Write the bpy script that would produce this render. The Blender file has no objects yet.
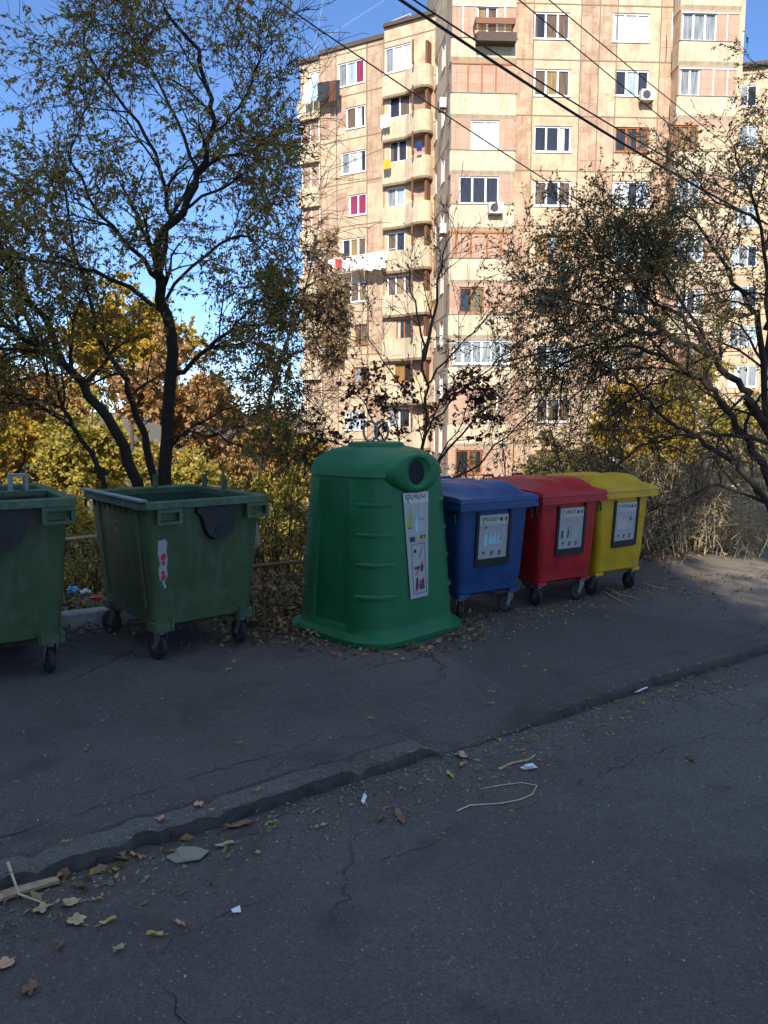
import bpy, math, random
import numpy as np
from mathutils import Vector, Matrix, noise
R = math.radians
random.seed(7)
SC = bpy.context.scene
COL = SC.collection

# ------------------------------------------------------------------ camera, sky, sun, exposure
F = 770.0; CAMH = 1.95; PITCH = math.atan(92 / 770)
cd = bpy.data.cameras.new('camera'); cam = bpy.data.objects.new('camera', cd); COL.objects.link(cam)
cam.location = (0, 0, CAMH); cam.rotation_euler = (R(90) - PITCH, 0, 0)
cd.sensor_fit = 'VERTICAL'; cd.sensor_height = 24; cd.lens = 24 * F / 1024
cd.clip_start = 0.05; cd.clip_end = 20000
SC.camera = cam
SUN_EL = 36.0; SUN_DX = 0.075      # travel direction drifts slightly to the right
w = bpy.data.worlds.new('World'); SC.world = w; w.use_nodes = True
nt = w.node_tree; sky = nt.nodes.new('ShaderNodeTexSky'); sky.sky_type = 'NISHITA'; sky.sun_disc = False
sky.sun_elevation = R(SUN_EL); sky.sun_rotation = R(180 + 4); sky.altitude = 1300
sky.air_density = 0.75; sky.dust_density = 0.08; sky.ozone_density = 3.0
bg = nt.nodes['Background']; tcw = nt.nodes.new('ShaderNodeTexCoord'); sxw = nt.nodes.new('ShaderNodeSeparateXYZ'); nt.links.new(tcw.outputs['Generated'], sxw.inputs[0])
rw = nt.nodes.new('ShaderNodeValToRGB'); nt.links.new(sxw.outputs[2], rw.inputs[0]); ew = rw.color_ramp.elements
ew[0].position = 0; ew[0].color = (.135, .135, .145, 1); ew[1].position = .95; ew[1].color = (1.0, .74, .50, 1)  # overhead sky, out of frame, brightened and warmed as added fill light
e3 = ew.new(.48); e3.color = (.165, .165, .172, 1); e4 = ew.new(.62); e4.color = (.80, .62, .43, 1); e5 = ew.new(.12); e5.color = (.15, .15, .155, 1)
mw = nt.nodes.new('ShaderNodeMix'); mw.data_type = 'RGBA'; mw.blend_type = 'MULTIPLY'; mw.inputs[0].default_value = 1
nt.links.new(sky.outputs[0], mw.inputs[6]); nt.links.new(rw.outputs[0], mw.inputs[7])
hw = nt.nodes.new('ShaderNodeHueSaturation'); hw.inputs['Saturation'].default_value = 1.08; hw.inputs['Value'].default_value = 4.3
nt.links.new(mw.outputs[2], hw.inputs['Color']); nt.links.new(hw.outputs[0], bg.inputs[0]); bg.inputs[1].default_value = 0.14
sd = bpy.data.lights.new('sun', 'SUN'); so = bpy.data.objects.new('sun', sd); COL.objects.link(so)
sd.energy = 2.8; sd.angle = R(0.53); sd.color = (1.0, 0.93, 0.80)
tv = Vector((SUN_DX, 1.0, 0)).normalized() * math.cos(R(SUN_EL)) + Vector((0, 0, -math.sin(R(SUN_EL))))
so.rotation_euler = tv.to_track_quat('-Z', 'Y').to_euler(); so.location = (-3, -30, 40)
vs = SC.view_settings; vs.view_transform = 'Standard'; vs.look = 'None'; vs.exposure = 1.38; vs.gamma = 1.0
vs.use_curve_mapping = False
SC.render.engine = 'CYCLES'; SC.cycles.max_bounces = 6; SC.cycles.transparent_max_bounces = 12

# ------------------------------------------------------------------ pixel -> place helpers
FW = Vector((0, math.cos(PITCH), -math.sin(PITCH))); UP = Vector((0, math.sin(PITCH), math.cos(PITCH)))
C0 = Vector((0, 0, CAMH))
def ray(px, py): return Vector(((px - 384) / F, 0, 0)) + FW + UP * ((512 - py) / F)
def atY(px, py, Y): d = ray(px, py); return C0 + d * (Y / d.y)
def gnd(px, py, z=0.0): d = ray(px, py); return C0 + d * ((z - CAMH) / d.z)

# ------------------------------------------------------------------ mesh builder
class MB:
    def __init__(s): s.v = []; s.f = []; s.m = []; s.sm = []
    def add(s, vs_, fs, m=0, M=None, smooth=False):
        o = len(s.v)
        for p in vs_:
            p = Vector(p)
            s.v.append(tuple(M @ p) if M is not None else tuple(p))
        for f in fs: s.f.append(tuple(i + o for i in f)); s.m.append(m); s.sm.append(smooth)
    def box(s, c, d, m=0, M=None, bev=0):
        x, y, z = c; a, b, h = d[0] / 2, d[1] / 2, d[2] / 2
        if bev > 0:
            s.loft([rrect(a * 2 - bev * 2 * k, b * 2 - bev * 2 * k, max(bev - bev * k, bev * .3) + .001, z + zz, 2, cx=x, cy=y)
                    for k, zz in ((.9, -h), (0, -h + bev), (0, h - bev), (.9, h))], m, M, cap=True)
            return
        V = [(x + i * a, y + j * b, z + k * h) for k in (-1, 1) for j in (-1, 1) for i in (-1, 1)]
        s.add(V, [(0, 2, 3, 1), (4, 5, 7, 6), (0, 1, 5, 4), (2, 6, 7, 3), (0, 4, 6, 2), (1, 3, 7, 5)], m, M)
    def bx(s, x0, x1, y0, y1, z0, z1, m=0, M=None): s.box(((x0 + x1) / 2, (y0 + y1) / 2, (z0 + z1) / 2), (abs(x1 - x0), abs(y1 - y0), abs(z1 - z0)), m, M)
    def quad(s, a, b, c, d, m=0, M=None): s.add([a, b, c, d], [(0, 1, 2, 3)], m, M)
    def loft(s, rings, m=0, M=None, cap=True, smooth=False, capstart=None):
        n = len(rings[0]); V = [p for r in rings for p in r]; f = []
        for i in range(len(rings) - 1):
            for j in range(n):
                k = (j + 1) % n
                f.append((i * n + j, i * n + k, (i + 1) * n + k, (i + 1) * n + j))
        s.add(V, f, m, M, smooth)
        if cap or capstart:
            s.add(rings[0], [tuple(range(n - 1, -1, -1))], m, M)
        if cap: s.add(rings[-1], [tuple(range(n))], m, M)
    def tube(s, P, r, n=6, m=0, M=None, cap=True, smooth=True):
        P = [Vector(p) for p in P]
        if not isinstance(r, (list, tuple)): r = [r] * len(P)
        T = (P[1] - P[0]).normalized(); a = T.orthogonal().normalized(); rings = []
        for i, p in enumerate(P):
            t = (P[min(i + 1, len(P) - 1)] - P[max(i - 1, 0)]).normalized()
            a = (a - t * a.dot(t)); a = a.normalized() if a.length > 1e-6 else t.orthogonal().normalized()
            b = t.cross(a)
            rings.append([p + (a * math.cos(2 * math.pi * k / n) + b * math.sin(2 * math.pi * k / n)) * r[i] for k in range(n)])
        s.loft(rings, m, M, cap=cap, smooth=smooth)
    def disc(s, c, axis, r, h, n=20, m=0, M=None):
        c = Vector(c); ax = Vector(axis).normalized()
        s.tube([c - ax * h / 2, c + ax * h / 2], r, n, m, M, smooth=False)
    def build(s, name, mats, parent=None, M=None, link=True):
        me = bpy.data.meshes.new(name); me.from_pydata(s.v, [], s.f)
        for mt in (mats if isinstance(mats, (list, tuple)) else [mats]): me.materials.append(mt)
        me.polygons.foreach_set('material_index', s.m); me.polygons.foreach_set('use_smooth', s.sm); me.update()
        if any(s.sm): me.set_sharp_from_angle(angle=R(38))
        o = bpy.data.objects.new(name, me); COL.objects.link(o)
        if parent: o.parent = parent
        if M is not None: o.matrix_local = M
        return o

def rrect(w_, d_, r, z, n=4, cx=0, cy=0):
    a, b = w_ / 2, d_ / 2; r = min(r, a * .99, b * .99); P = []
    for q, (sx, sy) in enumerate(((1, 1), (-1, 1), (-1, -1), (1, -1))):
        for k in range(n + 1):
            t = (q + k / n) * math.pi / 2
            P.append(Vector((cx + sx * (a - r) + r * math.cos(t), cy + sy * (b - r) + r * math.sin(t), z)))
    return P

def props(o, label=None, cat=None, group=None, kind=None):
    if label: o['label'] = label
    if cat: o['category'] = cat
    if group: o['group'] = group
    if kind: o['kind'] = kind
    return o
def empty(name, loc, rz=0, label=None, cat=None, group=None, scale=None):
    o = bpy.data.objects.new(name, None); COL.objects.link(o); o.location = loc; o.rotation_euler = (0, 0, rz)
    o.empty_display_size = .2
    if scale: o.scale = scale
    return props(o, label, cat, group)

# ------------------------------------------------------------------ materials
def newmat(name):
    m = bpy.data.materials.new(name); m.use_nodes = True; return m, m.node_tree, m.node_tree.nodes['Principled BSDF']
def N(t, typ, **k):
    n = t.nodes.new(typ)
    for a, b in k.items():
        if a.startswith('i_'): n.inputs[a[2:]].default_value = b
        else: setattr(n, a, b)
    return n
def ramp(t, src, stops, interp='LINEAR'):
    n = t.nodes.new('ShaderNodeValToRGB'); n.color_ramp.interpolation = interp
    e = n.color_ramp.elements
    while len(e) < len(stops): e.new(.5)
    for i, (p, c) in enumerate(stops):
        e[i].position = p; e[i].color = (c[0], c[1], c[2], 1) if isinstance(c, (tuple, list)) else (c, c, c, 1)
    t.links.new(src, n.inputs[0]); return n
def mixc(t, fac, a, b, mode='MIX'):
    n = t.nodes.new('ShaderNodeMix'); n.data_type = 'RGBA'; n.blend_type = mode
    for i, v in ((0, fac), (6, a), (7, b)):
        if hasattr(v, 'links'): t.links.new(v, n.inputs[i])
        elif i == 0: n.inputs[0].default_value = v
        else: n.inputs[i].default_value = (v[0], v[1], v[2], 1)
    return n.outputs[2]
def flat(name, c, rough=.6, metal=0.0, var=.18, scale=6.0, bump=0.0, spec=.38, dirt=None, dirtamt=.5):
    m, t, b = newmat(name); tc = N(t, 'ShaderNodeTexCoord'); n = N(t, 'ShaderNodeTexNoise', i_Scale=scale, i_Detail=6.0, i_Roughness=.65)
    t.links.new(tc.outputs['Object'], n.inputs['Vector'])
    lo = tuple(x * (1 - var) for x in c); hi = tuple(min(1, x * (1 + var)) for x in c)
    out = ramp(t, n.outputs[0], [(.3, lo), (.7, hi)]).outputs[0]
    if dirt and scale < 5:      # run-off streaks down the plastic
        mp = N(t, 'ShaderNodeMapping'); mp.inputs[3].default_value = (16, 16, 1.1); t.links.new(tc.outputs['Object'], mp.inputs[0])
        n4 = N(t, 'ShaderNodeTexNoise', i_Scale=1.0, i_Detail=5.0, i_Roughness=.6); t.links.new(mp.outputs[0], n4.inputs['Vector'])
        out = mixc(t, ramp(t, n4.outputs[0], [(.52, 0.0), (.72, dirtamt * .9)]).outputs[0], out, dirt)
    if dirt:
        n2 = N(t, 'ShaderNodeTexNoise', i_Scale=scale * 2.3, i_Detail=8.0, i_Roughness=.7); t.links.new(tc.outputs['Object'], n2.inputs['Vector'])
        out = mixc(t, ramp(t, n2.outputs[0], [(.5, 0.0), (.72, dirtamt)]).outputs[0], out, dirt)
    t.links.new(out, b.inputs['Base Color'])
    r2 = ramp(t, n.outputs[0], [(.3, max(0, rough - .08)), (.7, min(1, rough + .12))]); t.links.new(r2.outputs[0], b.inputs['Roughness'])
    b.inputs['Metallic'].default_value = metal; b.inputs['Specular IOR Level'].default_value = spec
    if bump:
        nb = N(t, 'ShaderNodeTexNoise', i_Scale=scale * 12, i_Detail=4.0); t.links.new(tc.outputs['Object'], nb.inputs['Vector'])
        bp = N(t, 'ShaderNodeBump', i_Strength=bump, i_Distance=.01); t.links.new(nb.outputs[0], bp.inputs['Height']); t.links.new(bp.outputs[0], b.inputs['Normal'])
    return m

def asphalt(name, base, seed):
    m, t, b = newmat(name); tc = N(t, 'ShaderNodeTexCoord'); mp = N(t, 'ShaderNodeMapping'); mp.inputs[1].default_value = (seed, seed * .7, 0)
    t.links.new(tc.outputs['Object'], mp.inputs[0]); co = mp.outputs[0]
    big = N(t, 'ShaderNodeTexNoise', i_Scale=.55, i_Detail=6.0, i_Roughness=.62); t.links.new(co, big.inputs['Vector'])
    med = N(t, 'ShaderNodeTexNoise', i_Scale=7.0, i_Detail=7.0, i_Roughness=.75); t.links.new(co, med.inputs['Vector'])
    fine = N(t, 'ShaderNodeTexNoise', i_Scale=110.0, i_Detail=4.0, i_Roughness=.7); t.links.new(co, fine.inputs['Vector'])
    vor = N(t, 'ShaderNodeTexVoronoi', i_Scale=60.0); t.links.new(co, vor.inputs['Vector'])
    c = ramp(t, big.outputs[0], [(.3, tuple(x * .62 for x in base)), (.5, base), (.7, tuple(x * 1.35 for x in base))]).outputs[0]
    c = mixc(t, ramp(t, med.outputs[0], [(.35, 0.0), (.75, .4)]).outputs[0], c, tuple(x * 1.5 for x in base))
    c = mixc(t, ramp(t, fine.outputs[0], [(.3, .85), (.52, 0.0)]).outputs[0], c, tuple(x * .35 for x in base))
    c = mixc(t, ramp(t, fine.outputs[0], [(.55, .0), (.75, .6)]).outputs[0], c, tuple(x * 1.9 for x in base))
    gr_ = N(t, 'ShaderNodeTexNoise', i_Scale=38.0, i_Detail=5.0, i_Roughness=.8); t.links.new(co, gr_.inputs['Vector'])
    c = mixc(t, ramp(t, gr_.outputs[0], [(.34, .6), (.5, 0.0)]).outputs[0], c, tuple(x * .5 for x in base))
    c = mixc(t, ramp(t, gr_.outputs[0], [(.54, 0.0), (.7, .5)]).outputs[0], c, tuple(x * 1.6 for x in base))
    # pale aggregate grains
    sp = ramp(t, vor.outputs['Color'], [(.80, 0.0), (.93, 1.0)]).outputs[0]
    sd_ = ramp(t, vor.outputs['Distance'], [(.26, 1.0), (.44, 0.0)]).outputs[0]
    gm = N(t, 'ShaderNodeMath', operation='MULTIPLY'); t.links.new(sp, gm.inputs[0]); t.links.new(sd_, gm.inputs[1])
    gm2 = N(t, 'ShaderNodeMath', operation='MULTIPLY'); t.links.new(gm.outputs[0], gm2.inputs[0]); gm2.inputs[1].default_value = .75
    c = mixc(t, gm2.outputs[0], c, (.26, .25, .235))
    pn = N(t, 'ShaderNodeTexVoronoi', i_Scale=.42, feature='F1'); t.links.new(co, pn.inputs['Vector'])
    c = mixc(t, ramp(t, pn.outputs['Color'], [(.55, 0.0), (.565, .5)]).outputs[0], c, tuple(x * .62 for x in base))
    on = N(t, 'ShaderNodeTexNoise', i_Scale=2.3, i_Detail=3.0, i_Roughness=.5); t.links.new(co, on.inputs['Vector'])
    c = mixc(t, ramp(t, on.outputs[0], [(.56, 0.0), (.70, .6)]).outputs[0], c, tuple(x * .5 for x in base))
    # trodden dust and dry soil by the brush on the right
    dm = N(t, 'ShaderNodeVectorMath', operation='DISTANCE'); t.links.new(tc.outputs['Object'], dm.inputs[0]); dm.inputs[1].default_value = (6.6, 9.6, 0)
    dn = N(t, 'ShaderNodeMath', operation='MULTIPLY_ADD'); t.links.new(med.outputs[0], dn.inputs[0]); dn.inputs[1].default_value = 2.2; t.links.new(dm.outputs['Value'], dn.inputs[2])
    dd = N(t, 'ShaderNodeMapRange'); t.links.new(dn.outputs[0], dd.inputs[0]); dd.inputs[1].default_value = 4.6; dd.inputs[2].default_value = 2.9; dd.inputs[3].default_value = 0; dd.inputs[4].default_value = .85
    c = mixc(t, dd.outputs[0], c, (.27, .215, .16))
    # hairline cracks
    wn = N(t, 'ShaderNodeTexNoise', i_Scale=1.6, i_Detail=5.0, i_Roughness=.65); t.links.new(co, wn.inputs['Vector'])
    wv = mixc(t, .45, (0, 0, 0), wn.outputs['Color'], 'ADD')
    ad = N(t, 'ShaderNodeVectorMath', operation='ADD'); t.links.new(co, ad.inputs[0]); t.links.new(wv, ad.inputs[1])
    cv = N(t, 'ShaderNodeTexVoronoi', feature='DISTANCE_TO_EDGE', i_Scale=.75); t.links.new(ad.outputs[0], cv.inputs['Vector'])
    ck = ramp(t, cv.outputs['Distance'], [(.0, 1.0), (.0045, 0.6), (.009, 0.0)]).outputs[0]
    gate = ramp(t, big.outputs[0], [(.5, 0.0), (.62, .7)]).outputs[0]
    ck2 = N(t, 'ShaderNodeMath', operation='MULTIPLY'); t.links.new(ck, ck2.inputs[0]); t.links.new(gate, ck2.inputs[1])
    c = mixc(t, ck2.outputs[0], c, (.012, .011, .010))
    t.links.new(c, b.inputs['Base Color']); b.inputs['Roughness'].default_value = .86; b.inputs['Specular IOR Level'].default_value = .35
    hs = N(t, 'ShaderNodeMath', operation='ADD'); t.links.new(fine.outputs[0], hs.inputs[0]); t.links.new(med.outputs[0], hs.inputs[1])
    hc = N(t, 'ShaderNodeMath', operation='MULTIPLY_ADD'); t.links.new(ck2.outputs[0], hc.inputs[0]); hc.inputs[1].default_value = -1.5; t.links.new(hs.outputs[0], hc.inputs[2])
    bp = N(t, 'ShaderNodeBump', i_Strength=1.0, i_Distance=.016); t.links.new(hc.outputs[0], bp.inputs['Height']); t.links.new(bp.outputs[0], b.inputs['Normal'])
    return m

def panelmat(name, c1, c2, stain, bw, bh, mortar, rough=.85, patch=.35, streak=.5, off=.0):
    """facade stone or stucco in (x,z) of the facade's own frame"""
    m, t, b = newmat(name); tc = N(t, 'ShaderNodeTexCoord'); sx = N(t, 'ShaderNodeSeparateXYZ'); cx = N(t, 'ShaderNodeCombineXYZ')
    t.links.new(tc.outputs['Object'], sx.inputs[0]); t.links.new(sx.outputs[0], cx.inputs[0]); t.links.new(sx.outputs[2], cx.inputs[1])
    t.links.new(sx.outputs[1], cx.inputs[2])
    br = N(t, 'ShaderNodeTexBrick', offset=off, i_Scale=1.0); t.links.new(cx.outputs[0], br.inputs['Vector'])
    br.inputs['Color1'].default_value = (*c1, 1); br.inputs['Color2'].default_value = (*c2, 1)
    br.inputs['Mortar'].default_value = (*tuple(x * mortar for x in c1), 1); br.inputs['Mortar Size'].default_value = .012
    br.inputs['Mortar Smooth'].default_value = .3
    br.inputs['Brick Width'].default_value = bw; br.inputs['Row Height'].default_value = bh
    n = N(t, 'ShaderNodeTexNoise', i_Scale=1.3, i_Detail=8.0, i_Roughness=.72); t.links.new(cx.outputs[0], n.inputs['Vector'])
    mp = N(t, 'ShaderNodeMapping'); mp.inputs[3].default_value = (3.2, .35, 1); t.links.new(cx.outputs[0], mp.inputs[0])
    n2 = N(t, 'ShaderNodeTexNoise', i_Scale=1.4, i_Detail=7.0, i_Roughness=.7); t.links.new(mp.outputs[0], n2.inputs['Vector'])
    n3 = N(t, 'ShaderNodeTexNoise', i_Scale=9.0, i_Detail=6.0, i_Roughness=.8); t.links.new(cx.outputs[0], n3.inputs['Vector'])
    c = mixc(t, ramp(t, n.outputs[0], [(.45, 0.0), (.62, patch)]).outputs[0], br.outputs[0], stain)
    c = mixc(t, ramp(t, n2.outputs[0], [(.48, 0.0), (.70, streak)]).outputs[0], c, tuple(x * .55 for x in c1))
    c = mixc(t, ramp(t, n3.outputs[0], [(.35, .45), (.5, 0.0)]).outputs[0], c, tuple(x * .6 for x in c2))
    t.links.new(c, b.inputs['Base Color']); b.inputs['Roughness'].default_value = rough; b.inputs['Specular IOR Level'].default_value = .2
    bp = N(t, 'ShaderNodeBump', i_Strength=.35, i_Distance=.02); t.links.new(n3.outputs[0], bp.inputs['Height']); t.links.new(bp.outputs[0], b.inputs['Normal'])
    return m

def leafmat(name, cols, trans=.35):
    m, t, b = newmat(name); g = N(t, 'ShaderNodeNewGeometry')
    k = len(cols); c = ramp(t, g.outputs['Random Per Island'], [((i + .5) / k, c_) for i, c_ in enumerate(cols)]).outputs[0]
    t.links.new(c, b.inputs['Base Color']); b.inputs['Roughness'].default_value = .6; b.inputs['Specular IOR Level'].default_value = .25
    tr = N(t, 'ShaderNodeBsdfTranslucent'); t.links.new(c, tr.inputs[0]); mx = N(t, 'ShaderNodeMixShader'); mx.inputs[0].default_value = trans
    t.links.new(b.outputs[0], mx.inputs[1]); t.links.new(tr.outputs[0], mx.inputs[2]); t.links.new(mx.outputs[0], t.nodes['Material Output'].inputs[0])
    return m

CREAM = (.60, .445, .285)
M = dict(
    road=asphalt('road_asphalt', (.104, .086, .078), 0), pave=asphalt('pavement_asphalt', (.094, .078, .071), 31),
    crack=flat('crack_dark', (.012, .011, .010), .95),
    cream=panelmat('cream_stucco', CREAM, (.66, .51, .34), (.38, .225, .15), 9.0, 9.0, .8, patch=.65, streak=.6),
    stone=panelmat('pink_tuff', (.36, .22, .145), (.50, .34, .235), (.60, .44, .29), .62, 1.35, .6, patch=.8, streak=.6, off=.5),
    pink=panelmat('pink_infill', (.42, .26, .18), (.49, .32, .23), (.56, .42, .30), .6, .5, .8, patch=.2, streak=.3),
    parapet=panelmat('parapet_stucco', (.64, .51, .35), (.67, .54, .38), (.40, .27, .17), 12.0, 12.0, .8, patch=.4, streak=.75),
    seam=flat('panel_seam', (.24, .17, .11), .9), rooftar=flat('roof_felt', (.10, .07, .055), .9),
    conc=flat('grey_concrete', (.26, .25, .23), .9, var=.25, scale=3, bump=.4, dirt=(.12, .10, .08)),
    wframe=flat('white_frame', (.78, .78, .78), .45, var=.06), oframe=flat('orange_wood_frame', (.34, .115, .03), .6),
    bframe=flat('brown_wood_frame', (.20, .075, .03), .6),
    g_green=flat('green_plastic_container', (.045, .078, .032), .52, var=.25, scale=3.5, bump=.03, dirt=(.10, .12, .085), dirtamt=.6),
    g_rim=flat('worn_green_rim', (.034, .070, .030), .6, var=.3, scale=7, dirt=(.15, .18, .17), dirtamt=.5),
    g_worn=flat('scuffed_pale_green', (.17, .21, .20), .7, var=.35, scale=9, dirt=(.04, .07, .05), dirtamt=.6),
    bell=flat('emerald_plastic', (.002, .102, .031), .5, var=.16, scale=2.2, bump=.02, dirt=(.03, .10, .065), dirtamt=.35),
    bellhole=flat('hole_shade_black', (.008, .012, .010), .9),
    blue=flat('blue_plastic', (.010, .045, .145), .42, var=.25, scale=4, dirt=(.04, .07, .15), dirtamt=.55),
    red=flat('red_plastic', (.34, .008, .012), .42, var=.25, scale=4, dirt=(.27, .04, .04), dirtamt=.55),
    yellow=flat('yellow_plastic', (.46, .27, .006), .42, var=.2, scale=4, dirt=(.35, .26, .05), dirtamt=.35),
    black=flat('black_tape', (.012, .012, .013), .5), rubber=flat('black_rubber', (.022, .021, .020), .75, dirt=(.09, .08, .07), dirtamt=.4),
    darkplastic=flat('black_recess', (.010, .012, .011), .6), inside=flat('bin_inside', (.012, .035, .018), .8),
    zinc=flat('galvanised_steel', (.20, .20, .20), .5, metal=.7, dirt=(.10, .07, .05)), hubg=flat('grey_hub', (.045, .043, .04), .6),
    paper=flat('poster_paper', (.31, .30, .30), .6, var=.05), paperw=flat('poster_header', (.44, .43, .38), .6, var=.05),
    ink=flat('poster_ink', (.03, .03, .035), .7), inkg=flat('poster_green', (.22, .34, .05), .6), inkb=flat('poster_blue', (.25, .47, .55), .6),
    inkn=flat('poster_navy', (.01, .03, .13), .6), inky=flat('poster_yellow', (.55, .35, .03), .6), inkr=flat('poster_red', (.42, .03, .05), .6),
    inkp=flat('poster_pink', (.50, .36, .34), .6), inkgr=flat('poster_grey', (.34, .35, .36), .6), inkdg=flat('poster_dark_green', (.05, .20, .07), .6),
    bark=flat('dark_bark', (.030, .022, .017), .9, var=.4, scale=14, bump=.6), barkg=flat('grey_brown_bark', (.085, .062, .045), .9, var=.4, scale=14, bump=.5),
    dry=flat('pale_dry_twig', (.48, .38, .25), .9, var=.3), cable=flat('black_cable', (.012, .012, .013), .6),
    acw=flat('ac_white', (.62, .61, .58), .5), acd=flat('ac_dark', (.05, .05, .05), .6), rust=flat('rusty_steel', (.16, .08, .045), .8, var=.35, scale=18),
    cloth_w=flat('white_cloth', (.78, .77, .74), .9), cloth_k=flat('charcoal_cloth', (.035, .035, .042), .9), cloth_br=flat('brown_cloth', (.13, .045, .025), .9),
    cloth_lb=flat('pale_blue_cloth', (.35, .50, .68), .9), cloth_y=flat('yellow_cloth', (.65, .38, .03), .9), cloth_r=flat('red_cloth', (.45, .06, .06), .9),
    cloth_n=flat('navy_cloth', (.02, .04, .16), .9),
    rag=flat('grubby_rag', (.27, .21, .15), .95, var=.3, scale=20, bump=.5), card=flat('cardboard', (.30, .21, .13), .9, var=.2), graycard=flat('grey_card', (.19, .175, .14), .9, var=.2),
    white=flat('litter_white', (.55, .58, .62), .7), lblue=flat('litter_blue', (.07, .25, .55), .4), lred=flat('litter_red', (.45, .03, .03), .4),
    wood=flat('weathered_wood', (.33, .23, .14), .9, var=.35, scale=20), pinkgraf=flat('faded_pink_paint', (.22, .12, .12), .7, var=.4, scale=25),
)
def glass(name, c, rough=.06, spec=.7):
    m, t, b = newmat(name); tc = N(t, 'ShaderNodeTexCoord'); mp = N(t, 'ShaderNodeMapping'); mp.inputs[3].default_value = (9, 1, .8)
    t.links.new(tc.outputs['Object'], mp.inputs[0]); n = N(t, 'ShaderNodeTexNoise', i_Scale=1.2, i_Detail=5.0); t.links.new(mp.outputs[0], n.inputs['Vector'])
    t.links.new(ramp(t, n.outputs[0], [(.3, tuple(x * .55 for x in c)), (.7, tuple(min(1, x * 1.3) for x in c))]).outputs[0], b.inputs['Base Color'])
    b.inputs['Roughness'].default_value = rough; b.inputs['Specular IOR Level'].default_value = spec
    return m
G = dict(d=glass('pane_dark', (.035, .033, .035)), b=glass('pane_brown_curtain', (.15, .095, .05)), w=glass('pane_white_curtain', (.60, .58, .54), .25),
         g=glass('pane_grey_net', (.26, .27, .27), .12), p=glass('pane_plum_curtain', (.28, .03, .07)), y=glass('pane_yellow_curtain', (.30, .20, .07)),
         l=glass('pane_pale_blue', (.38, .45, .52), .15), o=glass('pane_olive_curtain', (.16, .13, .05)))
GK = list(G.keys()); GM = [G[k] for k in GK]

# ------------------------------------------------------------------ ground: kerb-aligned frame
KA = R(34.7); SD = Vector((math.cos(KA), math.sin(KA), 0)); TD = Vector((-math.sin(KA), math.cos(KA), 0)); K0 = Vector((-.83, 3.67, 0))
def st(x, y): p = Vector((x, y, 0)) - K0; return p.dot(SD), p.dot(TD)
def xy(s, t, z=0): p = K0 + SD * s + TD * t; return Vector((p.x, p.y, z))
def sm(a, b, x): x = max(0, min(1, (x - a) / (b - a))); return x * x * (3 - 2 * x)
def tb(s): return 3.95 - .55 * sm(3.0, 7.0, s) + .10 * noise.noise(Vector((s * 1.3, 0, 0))) + .05 * noise.noise(Vector((s * 5, 3, 0)))
def edge(s): return 1 - .82 * sm(1.25, 1.5, s) * (1 - sm(2.15, 2.4, s))
ROADZ = -.088
def rz(x, y): return ROADZ + .012 * noise.noise(Vector((x * .5, y * .5, 4))) + .004 * noise.noise(Vector((x * 3, y * 3, 9)))
def pz(x, y):
    s, t = st(x, y)
    z = .010 * noise.noise(Vector((x * .7, y * .7, 2))) + .004 * noise.noise(Vector((x * 3.5, y * 3.5, 1)))
    return z + (ROADZ + .008) * (1 - edge(s)) * (1 - sm(0, .75, t))
def surf(x, y): s, t = st(x, y); return rz(x, y) if t < 0 else pz(x, y)
def terr(x, y):
    s, t = st(x, y); b = t - tb(s)
    if b < -.12: return -.30 - .5 * min(1, max(0, -t - 9))
    r = math.hypot(x, y); q = max(0, b)
    z = .035 * sm(-.12, .1, b) - .3 * (1 - sm(-.12, -.02, b)) + .05 * noise.noise(Vector((x * 2, y * 2, 0))) * sm(0, .4, b) + .03 * noise.noise(Vector((x * 6, y * 6, 0))) * sm(0, .3, b)
    z -= .47 * max(0, q - 1.1) * (1 - sm(20, 46, q)) + .47 * 31 * sm(20, 46, q)
    z -= 34 * sm(60, 900, q) - 135 * sm(1600, 5200, q) * (.72 + .28 * noise.noise(Vector((math.atan2(x, y) * 6, 1, 0))) + .1 * noise.noise(Vector((math.atan2(x, y) * 30, 1, 0))))
    if q > 5: z += .6 * noise.noise(Vector((x * .15, y * .15, 0)))
    return z
def axis(lo, fine0, fine1, hi, st_):
    a = []; v = fine0
    while v < fine1: a.append(v); v += st_
    d = st_; v = fine1
    while v < hi: a.append(v); v += d; d *= 1.13
    a.append(hi); d = st_; v = fine0 - st_; p = []
    while v > lo: p.append(v); v -= d; d *= 1.13
    p.append(lo); return p[::-1] + a
def grid(us, vs_, fn, name, mat, kind='structure', smooth=True):
    V = [fn(u, v) for v in vs_ for u in us]; n = len(us)
    f = [(j * n + i, j * n + i + 1, (j + 1) * n + i + 1, (j + 1) * n + i) for j in range(len(vs_) - 1) for i in range(n - 1)]
    b = MB(); b.v = [tuple(p) for p in V]; b.f = f; b.m = [0] * len(f); b.sm = [smooth] * len(f)
    o = b.build(name, mat); o['kind'] = kind; return o

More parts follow.
